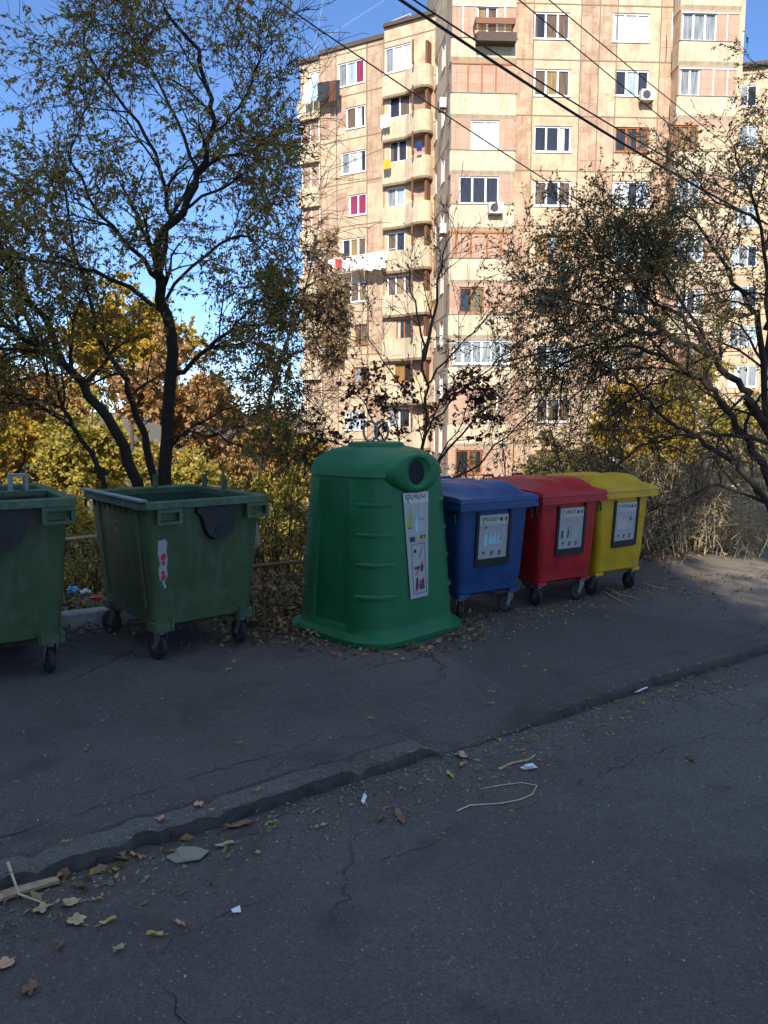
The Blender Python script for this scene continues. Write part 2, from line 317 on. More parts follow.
def groundmat():
    m, t, b = newmat('litter_soil'); tc = N(t, 'ShaderNodeTexCoord')
    n = N(t, 'ShaderNodeTexNoise', i_Scale=1.1, i_Detail=9.0, i_Roughness=.75); t.links.new(tc.outputs['Object'], n.inputs['Vector'])
    v = N(t, 'ShaderNodeTexVoronoi', i_Scale=16.0); t.links.new(tc.outputs['Object'], v.inputs['Vector'])
    c = ramp(t, v.outputs['Color'], [(.1, (.035, .026, .018)), (.45, (.10, .065, .038)), (.75, (.16, .105, .06)), (.95, (.24, .17, .10))]).outputs[0]
    c = mixc(t, ramp(t, n.outputs[0], [(.4, 0.0), (.65, .75)]).outputs[0], c, (.06, .055, .03))
    t.links.new(c, b.inputs['Base Color']); b.inputs['Roughness'].default_value = .95
    bp = N(t, 'ShaderNodeBump', i_Strength=.7, i_Distance=.05); t.links.new(v.outputs['Distance'], bp.inputs['Height']); t.links.new(bp.outputs[0], b.inputs['Normal'])
    return m
GX = axis(-6500, -5, 9, 6500, .16); GY = axis(-60, 5.5, 15, 7000, .16)
grid(GX, GY, lambda x, y: Vector((x, y, terr(x, y))), 'ground', groundmat())

def sax(): return [-40, -30, -22, -16, -12, -9, -7] + [-5.5 + .05 * i for i in range(300)] + [9.6, 10.5, 12, 14, 17, 21, 27, 35, 45]
TR = [-14, -11, -9, -7.5, -6] + [-5 + .1 * i for i in range(51)] + [.12]
grid(sax(), TR, lambda s, t: (lambda p: Vector((p.x, p.y, rz(p.x, p.y))))(xy(s, t)), 'road', M['road'])
prof = [(0.0, 'r'), (.006, -.05), (.014, -.018), (.028, -.005), (.08, 0), (.135, 0), (.148, -.016), (.162, -.016), (.175, 0)] + [(.22 + .08 * i, 0) for i in range(4)] + [(.6 + .2 * i, 0) for i in range(19)] + [(4.4, 0)]
def pavept(s, k):
    t, h = prof[k]
    jt = .014 * noise.noise(Vector((s * 2.2, 7, 0))) + .020 * noise.noise(Vector((s * 9, 7, 0))) + .010 * noise.noise(Vector((s * 23, 3, k))) + .018 * noise.noise(Vector((s * .7, 1, 0)))
    if noise.noise(Vector((s * 4.1, 19, 0))) > .36: jt += .035
    groove = .9 if s < 1.2 else (.35 if s > 2.5 else 0)
    if noise.noise(Vector((s * 1.9, 40, 0))) < -.15: groove *= .25
    gj = .03 * noise.noise(Vector((s * 3.1, 60, 0))) if .12 < t < .18 else 0
    p = xy(s, (t + gj) * (.8 if s > 2.4 and t < .2 else 1) + jt * (1 - sm(.0, .5, t)))
    if h == 'r': z = ROADZ - .03
    else:
        z = pz(p.x, p.y) + h * (groove if .14 < t < .17 else edge(s))
        if t < .14 and s < 1.2 and abs((s + .4) % .85 - .4) < .024: z -= .022
        if t < .12: z = max(z, ROADZ + .004) if edge(s) < .5 else z + .013 * noise.noise(Vector((s * 9, t * 30, 0))) + .006 * noise.noise(Vector((s * 25, t * 60, 0))) - .022 * sm(.25, .5, noise.noise(Vector((s * 1.7, 33, 0))))
    return Vector((p.x, p.y, z))
pv = grid(sax(), list(range(len(prof))), pavept, 'pavement', M['pave'])
M['kerbface'] = flat('dark_kerb_face', (.050, .046, .042), .95, var=.5, scale=9, bump=.8)  # darker tone for the kerb face rows and parts of the groove
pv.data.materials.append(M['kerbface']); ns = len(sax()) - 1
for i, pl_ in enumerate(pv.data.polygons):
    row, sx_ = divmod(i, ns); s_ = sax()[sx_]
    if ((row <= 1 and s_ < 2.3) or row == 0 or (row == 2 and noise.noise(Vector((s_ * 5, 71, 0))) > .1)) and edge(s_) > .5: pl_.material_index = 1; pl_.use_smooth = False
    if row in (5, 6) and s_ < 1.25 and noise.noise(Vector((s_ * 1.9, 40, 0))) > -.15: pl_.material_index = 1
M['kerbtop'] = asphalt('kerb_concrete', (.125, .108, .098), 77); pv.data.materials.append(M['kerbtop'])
for i, pl_ in enumerate(pv.data.polygons):
    row, sx_ = divmod(i, ns)
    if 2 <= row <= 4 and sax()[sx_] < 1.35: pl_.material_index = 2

def ribbon(name, P, wd, mat, label=None, cat=None, kind=None, z=.004, jit=.0):
    """thin flat strip that follows the ground"""
    b = MB(); pts = []
    for i in range(len(P) - 1):
        a, c = Vector(P[i]), Vector(P[i + 1]); n = max(1, int((c - a).length / .03))
        for k in range(n): pts.append(a.lerp(c, k / n))
    pts.append(Vector(P[-1])); rings = []
    for i, p in enumerate(pts):
        t = (pts[min(i + 1, len(pts) - 1)] - pts[max(0, i - 1)]); nrm = Vector((-t.y, t.x, 0)).normalized()
        p = p + nrm * (jit * noise.noise(Vector((i * .35, p.x, 5))) + jit * .5 * noise.noise(Vector((i * .9, p.y, 8))) + (random.random() - .5) * jit * .35)
        ww = wd * .6 * max(.02, .15 + 1.1 * noise.noise(Vector((i * .16, 2 + P[0].x, 0))) + .5 * random.random())
        for q in (p - nrm * ww, p + nrm * ww): rings.append((q.x, q.y, surf(q.x, q.y) + z))
    f = [(2 * i, 2 * i + 2, 2 * i + 3, 2 * i + 1) for i in range(len(pts) - 1)]
    b.add(rings, f); o = b.build(name, mat); props(o, label, cat, None, kind); return o
def gl(*pp, z=-.088): return [Vector((gnd(a, b_, z).x, gnd(a, b_, z).y, 0)) for a, b_ in pp]
ribbon('crack', gl((185, 1024), (150, 965), (175, 935), (300, 885), (430, 845), (560, 792), (640, 757), (768, 718)), .0045, M['crack'], kind='structure', jit=.035)
ribbon('crack', gl((0, 838), (90, 810), (190, 778), (300, 748), (380, 735), z=0), .006, M['crack'], kind='structure', jit=.04)
ribbon('crack', gl((560, 690), (620, 665), (690, 650), (768, 628), z=0), .005, M['crack'], kind='structure', jit=.04)

# ------------------------------------------------------------------ apartment buildings
class Facade:
    def __init__(s, x, y, ang, off=0):
        s.d = Vector((math.cos(ang), math.sin(ang), 0)); s.n = Vector((math.sin(ang), -math.cos(ang), 0))   # n points outwards
        s.o = Vector((x, y, 0)) + s.n * off; s.M = Matrix.Translation(s.o) @ Matrix.Rotation(ang, 4, 'Z')
    def uz(s, px, py):
        r = ray(px, py); t = (s.o - C0).dot(s.n) / r.dot(s.n); p = C0 + r * t; return (p - s.o).dot(s.d), p.z
    def rect(s, x0, y0, x1, y1):
        xm, ym = (x0 + x1) / 2, (y0 + y1) / 2
        return s.uz(x0, ym)[0], s.uz(x1, ym)[0], s.uz(xm, y1)[1], s.uz(xm, y0)[1]      # u0,u1,z0,z1
WM = [M['cream'], M['stone'], M['pink'], M['seam'], M['oframe'], M['wframe'], M['parapet'], M['rooftar'], M['bframe']]
def wall(fc, parent, u0, u1, z0, z1, holes, zones=(), default=0, extra=None, depth=.16, name='wall'):
    us = sorted({u0, u1, *[h[0] for h in holes], *[h[1] for h in holes], *[z[0] for z in zones], *[z[1] for z in zones]})
    zs = sorted({z0, z1, *[h[2] for h in holes], *[h[3] for h in holes], *[z[2] for z in zones], *[z[3] for z in zones]})
    us = [u for u in us if u0 <= u <= u1]; zs = [z for z in zs if z0 <= z <= z1]
    b = MB()
    for i in range(len(us) - 1):
        for j in range(len(zs) - 1):
            a, c, e, g = us[i], us[i + 1], zs[j], zs[j + 1]; mu, mz = (a + c) / 2, (e + g) / 2
            if any(h[0] < mu < h[1] and h[2] < mz < h[3] for h in holes): continue
            m = default
            for z in zones:
                if z[0] < mu < z[1] and z[2] < mz < z[3]: m = z[4]
            b.quad((a, 0, e), (c, 0, e), (c, 0, g), (a, 0, g), m)
    for a, c, e, g in holes:
        b.quad((a, 0, e), (a, 0, g), (a, depth, g), (a, depth, e), 0); b.quad((c, 0, g), (c, 0, e), (c, depth, e), (c, depth, g), 0)
        b.quad((a, 0, g), (c, 0, g), (c, depth, g), (a, depth, g), 0); b.quad((c, 0, e), (a, 0, e), (a, depth, e), (c, depth, e), 0)
    if extra: extra(b)
    return b.build(name, WM, parent, parent.matrix_world.inverted() @ fc.M if False else rel(parent, fc.M))
def rel(parent, Mw): return Matrix.Translation(parent.location).inverted() @ Mw
def window(fc, parent, r, fm, panes, depth=.10):
    u0, u1, z0, z1 = r; b = MB(); fw = .075; y0, y1 = depth - .05, depth + .03
    b.bx(u0, u1, y0, y1, z0, z0 + fw); b.bx(u0, u1, y0, y1, z1 - fw, z1); b.bx(u0, u0 + fw, y0, y1, z0 + fw, z1 - fw); b.bx(u1 - fw, u1, y0, y1, z0 + fw, z1 - fw)
    k = len(panes); W = (u1 - u0) / k; p = MB()
    for i in range(1, k): b.bx(u0 + W * i - fw * .6, u0 + W * i + fw * .6, y0 + .004, y1 - .004, z0 + fw, z1 - fw)
    for i, c in enumerate(panes):
        jy = depth + random.uniform(-.004, .004)
        cc = c
        if c in 'bw' and random.random() < .25:      # curtain drawn only part of the way
            sp = u0 + W * (i + random.uniform(.35, .65))
            p.quad((u0 + W * i + .01, jy, z0 + .01), (sp, jy, z0 + .01), (sp, jy, z1 - .01), (u0 + W * i + .01, jy, z1 - .01), GK.index(c))
            p.quad((sp, jy, z0 + .01), (u0 + W * (i + 1) - .01, jy, z0 + .01), (u0 + W * (i + 1) - .01, jy, z1 - .01), (sp, jy, z1 - .01), GK.index('d'))
        else: p.quad((u0 + W * i + .01, jy, z0 + .01), (u0 + W * (i + 1) - .01, jy, z0 + .01), (u0 + W * (i + 1) - .01, jy, z1 - .01), (u0 + W * i + .01, jy, z1 - .01), GK.index(cc))
    b.bx(u0 - .05, u1 + .05, -.05, .09, z0 - .05, z0 - .003)            # sill
    o = b.build('window', {'w': M['wframe'], 'o': M['oframe'], 'b': M['bframe']}[fm], parent, rel(parent, fc.M))
    p.build('pane', GM, o)
    return o

bldg = empty('apartment_block', (6, 44, -15), 0, 'tall sunlit cream and pink stone apartment block with stacked enclosed balconies, behind the bins', 'apartment building')
FM = Facade(3.43, 40, R(3)); FMP = Facade(3.43, 40, R(3), .85)
ZB, ZT = -15, 31
zrow = lambda y, fc=FM: fc.uz(560, y)[1]
colB = [((534, 12, 570, 39), 'w', 'bbb'), ((534, 69, 570, 96), 'w', 'byb'), ((534, 126, 571, 152), 'w', 'ddw'), ((534, 181, 571, 206), 'w', 'bdb'),
        ((535, 235, 570, 261), 'o', 'ygy'), ((536, 290, 571, 315), 'b', 'ddb'), ((536, 344, 571, 368), 'w', 'dll'), ((536, 398, 571, 422), 'w', 'bbb'), ((535, 450, 571, 474), 'o', 'ooo')]
colC = [((613, 13, 650, 42), 'w', 'www'), ((615, 70, 649, 96), 'w', 'dld'), ((615, 127, 649, 152), 'o', 'dbb'), ((612, 181, 650, 207), 'w', 'wwl'),
        ((613, 235, 650, 261), 'w', 'lgl'), ((613, 290, 650, 315), 'w', 'dgd'), ((620, 342, 648, 368), 'o', 'ob'), ((613, 396, 645, 420), 'w', 'gdg'), ((613, 450, 648, 474), 'w', 'gbg')]
HM = []; WMl = []
for (r, f_, p) in colB + colC:
    q = FM.rect(*r); HM.append(q); WMl.append((q, f_, p))
uL = FM.uz(512, 250)[0]; uA = FM.uz(529, 250)[0]; uB = FM.uz(575, 250)[0]; uC = FM.uz(610, 250)[0]; uD = FM.uz(652, 250)[0]; uE = FM.uz(671, 250)[0]; uR = FM.uz(729, 250)[0]
uBC = FM.uz(593, 250)[0]
zones = [(uL, uA, ZB, ZT, 1), (uB, uC, ZB, ZT, 1), (uD, uE, ZB, ZT, 1)]
seamy = [4, 60, 116, 171, 226, 281, 335, 389, 443]
for k in range(len(seamy) - 1):       # pilaster panels weathered differently
    if k % 3 == 1: zones.append((uBC, uC, zrow(seamy[k + 1]), zrow(seamy[k]), 0))
    if k % 4 == 3: zones.append((uB, uBC, zrow(seamy[k + 1]), zrow(seamy[k]), 0))
def ex(b):
    for y in seamy:
        z = zrow(y); b.bx(uL, uE, -.012, .02, z - .03, z + .03, 3)
    for u in (uA, uB, uBC, uC, uD): b.bx(u - .025, u + .025, -.014, .02, ZB, ZT, 3)
wall(FM, bldg, uL - .02, uE + .02, ZB, ZT, HM, zones, 0, ex)
for q in WMl: window(FM, bldg, *q)
# enclosed balcony bays
def bay(fc, parent, x0, x1, wins, infill, parap, grids=(), px=None):
    u0 = fc.uz(x0, 250)[0]; u1 = fc.uz(x1, 250)[0]; holes = [fc.rect(*r) for r, _, _ in wins]; zn = []
    for (a, c, mt) in infill: zn.append((u0, u1, fc.uz(px or x0, c)[1], fc.uz(px or x0, a)[1], mt))
    def e2(b):
        b.quad((u0, 0, ZB), (u0, 0, ZT), (u0, .84, ZT), (u0, .84, ZB), 0); b.quad((u1, 0, ZT), (u1, 0, ZB), (u1, .84, ZB), (u1, .84, ZT), 1)
        for (xs, a, c, mt, wd) in grids:
            za, zc = fc.uz(x0, a)[1], fc.uz(x0, c)[1]
            for xx in xs: u = fc.uz(xx, (a + c) / 2)[0]; b.bx(u - wd, u + wd, -.03, .02, zc + wd, za - wd, mt)
            b.bx(u0 + .02, u1 - .02, -.034, .02, za - wd, za + wd, mt); b.bx(u0 + .02, u1 - .02, -.034, .02, zc - wd, zc + wd, mt)
    wall(fc, parent, u0, u1, ZB, ZT, holes, zn, 2, e2)
    for (r, f_, p), h in zip(wins, holes): window(fc, parent, h, f_, p)
    for (a, c) in parap:
        b = MB(); za, zc = fc.uz(px or x0, a)[1], fc.uz(px or x0, c)[1]
        pl = [(u0 - .06, .7), (u0 - .06, -.05), (u0 + .02, -.09), (u1 - .02, -.09), (u1 + .06, -.05), (u1 + .06, .7)]
        rings = [[Vector((x, y + o_, z)) for x, y in pl] for z, o_ in ((zc, .10), (zc + .18, .0), (za - .05, 0), (za, .02))]
        b.loft(rings, 0); b.bx(u0 - .08, u1 + .08, -.11, .0, za + .003, za + .035, 1)
        b.build('balcony_parapet', [M['parapet'], M['conc']], parent, rel(parent, fc.M))
    return u0, u1
winA = [((477, 6, 498, 34), 'w', 'yb'), ((471, 120, 499, 149), 'w', 'ww'), ((459, 176, 499, 204), 'w', 'dddd'[:3]), ((459, 287, 484, 313), 'o', 'do'), ((453, 340, 510, 364), 'w', 'gggggg'), ((473, 396, 498, 421), 'w', 'yy'), ((455, 450, 482, 474), 'o', 'db')]
bay(FMP, bldg, 450, 512, winA, [(-40, 4, 6)], [(39, 62), (94, 119), (151, 175), (205, 231), (259, 284), (315, 339), (367, 391), (424, 447), (478, 500)],
    [((468, 482, 496), 63, 94, 4, .035), ((456, 471, 487, 501), 232, 258, 4, .05), ((463, 505), 5, 38, 5, .03)], px=480)
winD = [((682, 12, 717, 41), 'w', 'ggg'), ((680, 68, 700, 96), 'w', 'gg'), ((671.5, 125, 698, 151), 'o', 'byo'), ((678, 178, 700, 206), 'w', 'lg'), ((676, 234, 704, 262), 'w', 'lgl'), ((678, 289, 704, 315), 'w', 'gdg'), ((678, 344, 706, 369), 'o', 'bob'), ((678, 393, 702, 414), 'w', 'gw'), ((680, 448, 704, 470), 'w', 'gl')]
bay(FMP, bldg, 671, 728, winD, [(126, 151, 0)], [(-14, 10), (42, 66), (97, 120), (152, 176), (208, 232), (263, 287), (317, 341), (371, 393), (424, 447)],
    [((713, 727), 68, 96, 5, .025), ((672, 727), 12, 41, 5, .02)], px=700)
# body of the block behind the facades
b = MB(); uRr = uR + .0
b.bx(.0, uRr + .3, .17, 13, ZB, ZT - .3, 0); b.bx(-.1, uRr + .5, .0, 13.2, ZT, ZT + .25, 1)
b.build('block_body', [M['cream'], M['rooftar']], bldg, rel(bldg, FM.M))
# side wall that closes the gap to the left wing (seen at a sharp slant)
FS = Facade(2.72, 46.6, math.atan2(40.3 - 46.6, 3.45 - 2.72))
LS = math.hypot(.73, 6.3); hs = []; ws = []
for k in range(9):
    zf = -4 + 2.87 * k + 1.0 + .3
    for (a, c) in ((.6, 1.9), (3.1, 4.1)):
        h = (a, c, zf, zf + 1.45); hs.append(h); ws.append((h, 'w', random.choice(['gd', 'wd', 'dd', 'gw'])))
wall(FS, bldg, 0, LS, ZB, ZT, hs, [(0, .5, ZB, ZT, 1), (4.4, 5.4, ZB, ZT, 1)], 0, lambda b: [b.bx(0, LS, -.012, .02, -4 + 2.87 * k - .03, -4 + 2.87 * k + .03, 3) for k in range(12)])
for q in ws: window(FS, bldg, *q)

# left wing
FWg = Facade(-5.32, 50, -math.atan2(2.85, 5.2))
uw = lambda x, y=200: FWg.uz(x, y)[0]
wing = empty('apartment_wing', (-1, 52, -15), 0, 'lower left wing of the flats, slanting away, with laundry and curved corner balconies', 'apartment building')
colW = [((338, 61, 364, 85), 'w', 'glp'), ((346, 106, 365, 128), 'w', 'bw'), ((341, 151, 366, 173), 'w', 'gww'), ((349, 194, 366.5, 215), 'w', 'pp'), ((342, 238, 366, 259), 'w', 'dyb'), ((342, 282, 367, 302), 'w', 'bby'),
        ((355, 324, 368, 345), 'o', 'bo'), ((353, 367, 369, 388), 'o', 'gb'), ((345, 411, 366, 430), 'w', 'wlg'), ((345, 452, 366, 472), 'w', 'wg')]
colV = [((384.5, 45, 411, 71), 'w', 'gww'), ((389, 93, 410, 117), 'w', 'db'), ((389, 140, 407, 162), 'w', 'bd'), ((386.5, 187, 405, 207), 'w', 'gl'), ((387, 232, 405, 252), 'w', 'bd'), ((387, 275, 413, 297), 'w', 'byb'),
        ((396, 319, 412, 339), 'o', 'wd'), ((395, 363, 412, 382), 'o', 'yd'), ((388, 408, 410, 428), 'w', 'gd'), ((388, 450, 410, 470), 'w', 'gd')]
colE = [((309, 71, 320, 101), 'w', 'ww'), ((305, 243, 319, 262), 'w', 'dd'), ((308, 455, 320, 475), 'w', 'gg')]
holes = []; wl = []
for r, f_, p in colW + colV + colE:
    q = FWg.rect(*r); holes.append(q); wl.append((q, f_, p))
e0, e1, e2_, e3, e4 = uw(302), uw(321), uw(337), uw(367), uw(384); eR = uw(436)
zr = 23.72
def zw(x, y): return FWg.uz(x, y)[1]
zn = [(e1, e2_, ZB, zr, 1), (e3, e4, ZB, zr, 1)]
wy = [95, 139, 183, 226, 270, 312, 355, 397, 439]
for k in range(len(wy)):
    y = wy[k]
    zn.append((e0, e1, zw(310, y + 6 - 0), zw(310, y - 18), 2)) if k else None
    zn.append((uw(412), eR, zw(420, y + 14), zw(420, y - 12), 2))
    if k in (1, 3): zn.append((e2_, uw(348), zw(342, y - 11), zw(342, y - 33), 2))
    if k % 3 == 1: zn.append((e1, e2_, zw(330, y + 43), zw(330, y), 0))
    if k % 4 == 2: zn.append((e3, e4, zw(375, y + 43), zw(375, y), 0))
def exw(b):
    for y in [52] + wy:
        z = zw(350, y); b.bx(e1, eR, -.012, .02, z - .03, z + .03, 3)
    for u in (e1, e2_, e3, e4): b.bx(u - .03, u + .03, -.014, .02, ZB, zr, 3)
    for k in range(1, 9):
        za, zc = zw(310, wy[k] - 18), zw(310, wy[k] + 6)
        for u in (e0 + .06, (e0 + e1) / 2, e1 - .08): b.bx(u - .03, u + .03, -.03, .02, zc, za, 5)
    b.quad((e0, 0, ZB), (e0, 0, zr), (e0, 9, zr), (e0, 9, ZB), 0)
    b.bx(e0 - .1, e1, -.14, 9, zr - .25, zr - .02, 7); b.bx(e1 + .003, e4, -.1, 9, zr - .02, zr + .22, 7)
    b.bx(e4 + .003, eR, -.16, 9, zr + .5, zr + .7, 7); b.bx(e4 + .003, eR, .01, 9, zr + .0, zr + .495, 0)
wall(FWg, wing, e0, eR, ZB, zr, holes, zn, 0, exw)
for q in wl: window(FWg, wing, *q)
b = MB(); b.bx(e0 + .01, eR, .17, 9, ZB, zr - .3, 0); b.build('block_body', M['cream'], wing, rel(wing, FWg.M))
for k in range(9):      # edge balcony parapets and curved balconies at the inner corner
    b = MB(); za, zc = zw(310, wy[k] - 1 + 7), zw(310, wy[k] + 25)
    if k == 0: za, zc = zw(310, 101), zw(310, 121)
    pl = [(e0 - .12, .3), (e0 - .12, -.25), (e1 - .0, -.25), (e1 - .0, .3)]
    b.loft([[Vector((x, y, z)) for x, y in pl] for z in (zc, za)]); b.build('balcony_parapet', M['parapet'], wing, rel(wing, FWg.M))
for k in range(-1, 9):
    y = wy[0] - 45 + 44.0 * (k + 1)
    za, zc = zw(400, y + 25), zw(400, y + 45)
    ua, ub, uc = uw(384.5), uw(407), uw(433)
    arc = [(ua, -.05), (ua, -.26), (ub, -.26)] + [(ub + (uc - ub) * math.sin(t), -.26 - .75 * math.sin(t * 2) * .6) for t in [i * math.pi / 14 for i in range(1, 8)]] + [(uc, -.05)]
    b = MB(); b.loft([[Vector((x, yy + o_, z)) for x, yy in arc] for z, o_ in ((zc, .0), (za, 0))], 0)
    b.loft([[Vector((x, yy * 1.05, z)) for x, yy in arc] for z in (zc - .14, zc - .01)], 1)
    b.build('curved_balcony', [M['parapet'], M['seam']], wing, rel(wing, FWg.M))
    for q in ((uc - .3, uc - .15, -.5, .0), (uc - .9, uc - .82, -.95, -.87)):
        b = MB(); b.bx(*q, za, za + 1.25, 0); b.build('balcony_post', M['rust'], wing, rel(wing, FWg.M))

# pale block further off on the right
far = empty('apartment_block', (27, 60, -15), 0, 'cream apartment block with grey roof edge standing far off at the right border', 'apartment building')
FR = Facade(26.2, 58, R(-14)); hf = []; wf = []
for k in range(9):
    for (xa, xb) in ((729, 757), (774, 800)):
        h = FR.rect(xa, 86 + 40 * k, xb, 107 + 40 * k); hf.append(h); wf.append((h, 'w', random.choice(['ggl', 'lgd', 'wgg'])))
zt = FR.uz(740, 69)[1]
wall(FR, far, FR.uz(700, 100)[0], FR.uz(850, 100)[0], ZB, zt, hf, [], 0, lambda b: (b.bx(FR.uz(700, 100)[0], FR.uz(850, 100)[0], -.3, 9, zt, zt + .3, 7), b.bx(FR.uz(700, 100)[0], FR.uz(850, 100)[0], .17, 9, ZB, zt - .01, 0),
     [b.bx(FR.uz(700, 100)[0], FR.uz(850, 100)[0], -.012, .02, FR.uz(740, 75 + 40 * k)[1] - .04, FR.uz(740, 75 + 40 * k)[1] + .04, 3) for k in range(9)]))
for q in wf: window(FR, far, *q)

# the block behind the photographer whose shadow covers the street
hb = empty('apartment_block', (-25, -22, 0), 0, 'long apartment block behind the viewpoint that shades the street', 'apartment building')
FH = Facade(1.15, -16, R(180)); hh = []; wh = []
for i in range(12):
    for k in range(9): hh.append((1.5 + i * 4.2, 3.4 + i * 4.2, 1.1 + k * 3, 2.7 + k * 3))
wall(FH, hb, 0, 55, -.3, 26.4, [h for h in hh if h[3] < 26], [], 0, lambda b: b.bx(.01, 55, .17, 12, -.3, 26.5, 0))
for h in [h for h in hh if h[3] < 26][::3]: window(FH, hb, h, 'w', 'gd')

# air conditioners, awning shelf, aerials, laundry
def ac(fc, px, py, wd, ht, label, dp=.35):
    u, z = fc.uz(px, py); Mx = fc.M @ Matrix.Translation((u, -.05, z))
    t = empty('air_conditioner', Mx.translation, 0, label, 'air conditioner', 'air conditioners on the facades'); t.rotation_euler = fc.M.to_euler()
    b = MB(); b.box((0, -dp / 2 - .04, 0), (wd, dp, ht), 0, bev=.02); b.build('casing', M['acw'], t)
    b = MB(); b.disc((-wd * .12, -dp - .045, 0), (0, 1, 0), ht * .38, .02, 20); b.build('fan_grille', M['acd'], t)
    b = MB()
    for s in (-1, 1): b.bx(s * wd * .35 - .015, s * wd * .35 + .015, -dp - .02, .04, -ht / 2 - .05, -ht / 2 - .005)
    b.build('bracket', M['rust'], t)
ac(FMP, 494.5, 210, .72, .52, 'white air conditioner below the wide white window of the left bay')
ac(FM, 645, 98, .68, .52, 'white air conditioner hung under the window with plants in the fourth window column')
ac(FM, 563, 267, .66, .5, 'white air conditioner below an orange framed window, half behind leaves')
ac(FM, 606, 365, .66, .5, 'small air conditioner on the wall low behind the arching branches')
ac(FS, 447, 105, .7, .5, 'white air conditioner high on the slanting inner wall between the wings')
ac(FS, 447, 230, .7, .5, 'white air conditioner lower on the slanting inner wall between the wings')
u0, z0 = FMP.uz(473, 30); u1, z1 = FMP.uz(512, 30)
sh = empty('balcony_shelf', FMP.M @ Vector((u0, -.1, z0)), 0, 'dark sagging slatted shelf hung outside the top left bay window', 'shelf'); sh.rotation_euler = FMP.M.to_euler()
b = MB(); L_ = u1 - u0
for k in range(7): b.bx(0, L_, -.62 + k * .09, -.57 + k * .09, .0 - .01 * k, .02 - .01 * k)
b.build('slats', M['rust'], sh); b = MB(); b.bx(0, L_, -.66, -.63, -.05, .22); b.bx(0, .03, -.66, .1, -.05, .2); b.bx(L_ - .03, L_, -.66, .1, -.05, .2); b.build('tray_edge', M['bframe'], sh)
b = MB(); b.bx(.1, L_ + .1, -.55, .1, -.75, -.35); b.build('dark_canvas', M['rooftar'], sh)
def aerial(px, py0, py1, Y, label, bars=3):
    p0 = atY(px, py0, Y); p1 = atY(px, py1, Y); t = empty('roof_aerial', p0, 0, label, 'aerial')
    b = MB(); b.tube([(0, 0, 0), (0, 0, p1.z - p0.z)], .02, 5); b.build('mast', M['rust'], t)
    b = MB(); h = p1.z - p0.z; b.tube([(-.7, 0, h), (.15, 0, h - .03)], .015, 4)
    for k in range(bars): b.tube([(-.6 + k * .25, -.25, h), (-.6 + k * .25, .25, h)], .012, 4)
    b.build('antenna_rods', M['rust'], t)
aerial(326, 60, 17, 51, 'thin bent television aerial on the left end of the wing roof')
aerial(343, 55, 32, 51, 'short stick aerial on the middle of the wing roof', 1)
aerial(414, 28, 13, 48, 'short white pole aerial on the roof beside the curved corner', 1)
p = atY(399, 30, 48); t = empty('roof_ladder', p, -.5, 'rusty metal frame like a ladder lying on the wing roof corner', 'roof frame')
b = MB(); b.tube([(-.75, 0, 0), (-.75, 0, .55), (.75, 0, .7), (.75, 0, .1)], .035, 5); b.build('rail', M['acw'], t); b = MB(); b.tube([(-.75, 0, .1), (.75, 0, .3)], .03, 5); b.build('rung', M['acw'], t)
def cloth(name, fc, px, py, wd, ht, mat, label, off=.6, group=None):
    u, z = fc.uz(px, py); b = MB(); nx, nz = 8, 6; V = []
    sd_ = random.random() * 9
    for side in (0, 1):
        for j in range(nz + 1):
            for i in range(nx + 1):
                x = (i / nx - .5) * wd * (1 - .12 * (j / nz) * math.sin(i * 1.3 + sd_)); zz = -ht * j / nz * (1 + .08 * math.sin(i * 2.1 + sd_))
                V.append((x, side * .012 + .05 * math.sin(i * 1.7 + sd_) * (j / nz), zz))
    K = (nx + 1) * (nz + 1)
    for side in (0, 1):
        for j in range(nz):
            for i in range(nx):
                a = side * K + j * (nx + 1) + i; b.f.append((a, a + 1, a + nx + 2, a + nx + 1)); b.m.append(0); b.sm.append(True)
    b.v = V; Mx = fc.M @ Matrix.Translation((u, -off, z)); o = b.build(name, mat, None, Mx); props(o, label, 'laundry', group); return o
gr = 'laundry drying below the top left window'
for i, (px, wd, mt, lb, nm) in enumerate([(314, .55, 'cloth_w', 'white cloth at the left end of the dark laundry line', 'towel'), (321, .3, 'cloth_lb', 'pale blue shirt hung between white cloth and dark clothes', 'shirt'), (326.5, .4, 'cloth_k', 'first dark garment right of the pale blue shirt', 'shirt'),
        (332.5, .42, 'cloth_k', 'second dark garment right of the pale blue shirt', 'shirt'), (338.5, .55, 'cloth_br', 'brown garment on the dark laundry line under the top window', 'shirt'), (344, .3, 'cloth_k', 'last dark garment at the right end of the laundry line', 'shirt')]):
    cloth(nm, FWg, px, 88 - i * .7, wd, .85 + .3 * random.random(), M[mt], lb, .7, gr)
gr = 'white laundry across the wing facade'
for px, py, wd, ht, mt, lb in [(339, 262, .45, .6, 'cloth_w', 'small white cloth at the left end of the long white laundry row'), (346, 262, .4, .5, 'cloth_r', 'small reddish cloth near the left end of the white laundry row'), (353, 261, .55, .7, 'cloth_w', 'white pillowcase between the reddish cloth and the wide sheets'),
        (363, 259, .85, .75, 'cloth_w', 'crumpled white sheet in the middle of the laundry row'), (381, 255.5, 1.55, .95, 'cloth_w', 'widest white sheet hanging near the right end of the laundry row')]:
    cloth('sheet', FWg, px, py, wd, ht, M[mt], lb, .85, gr)
b = MB(); a = FWg.M @ Vector((uw(334, 262), -.86, zw(334, 262))); c = FWg.M @ Vector((uw(403, 251), -.86, zw(403, 251))); b.tube([a, (a + c) / 2 - Vector((0, 0, .05)), c], .018, 4)
props(b.build('washing_line', M['cloth_w']), 'long washing line carrying the white sheets on the wing facade', 'washing line')
cloth('towel', FWg, 390, 118, .55, .7, M['cloth_w'], 'single white cloth hanging below the second window of the curved balcony column', .6)
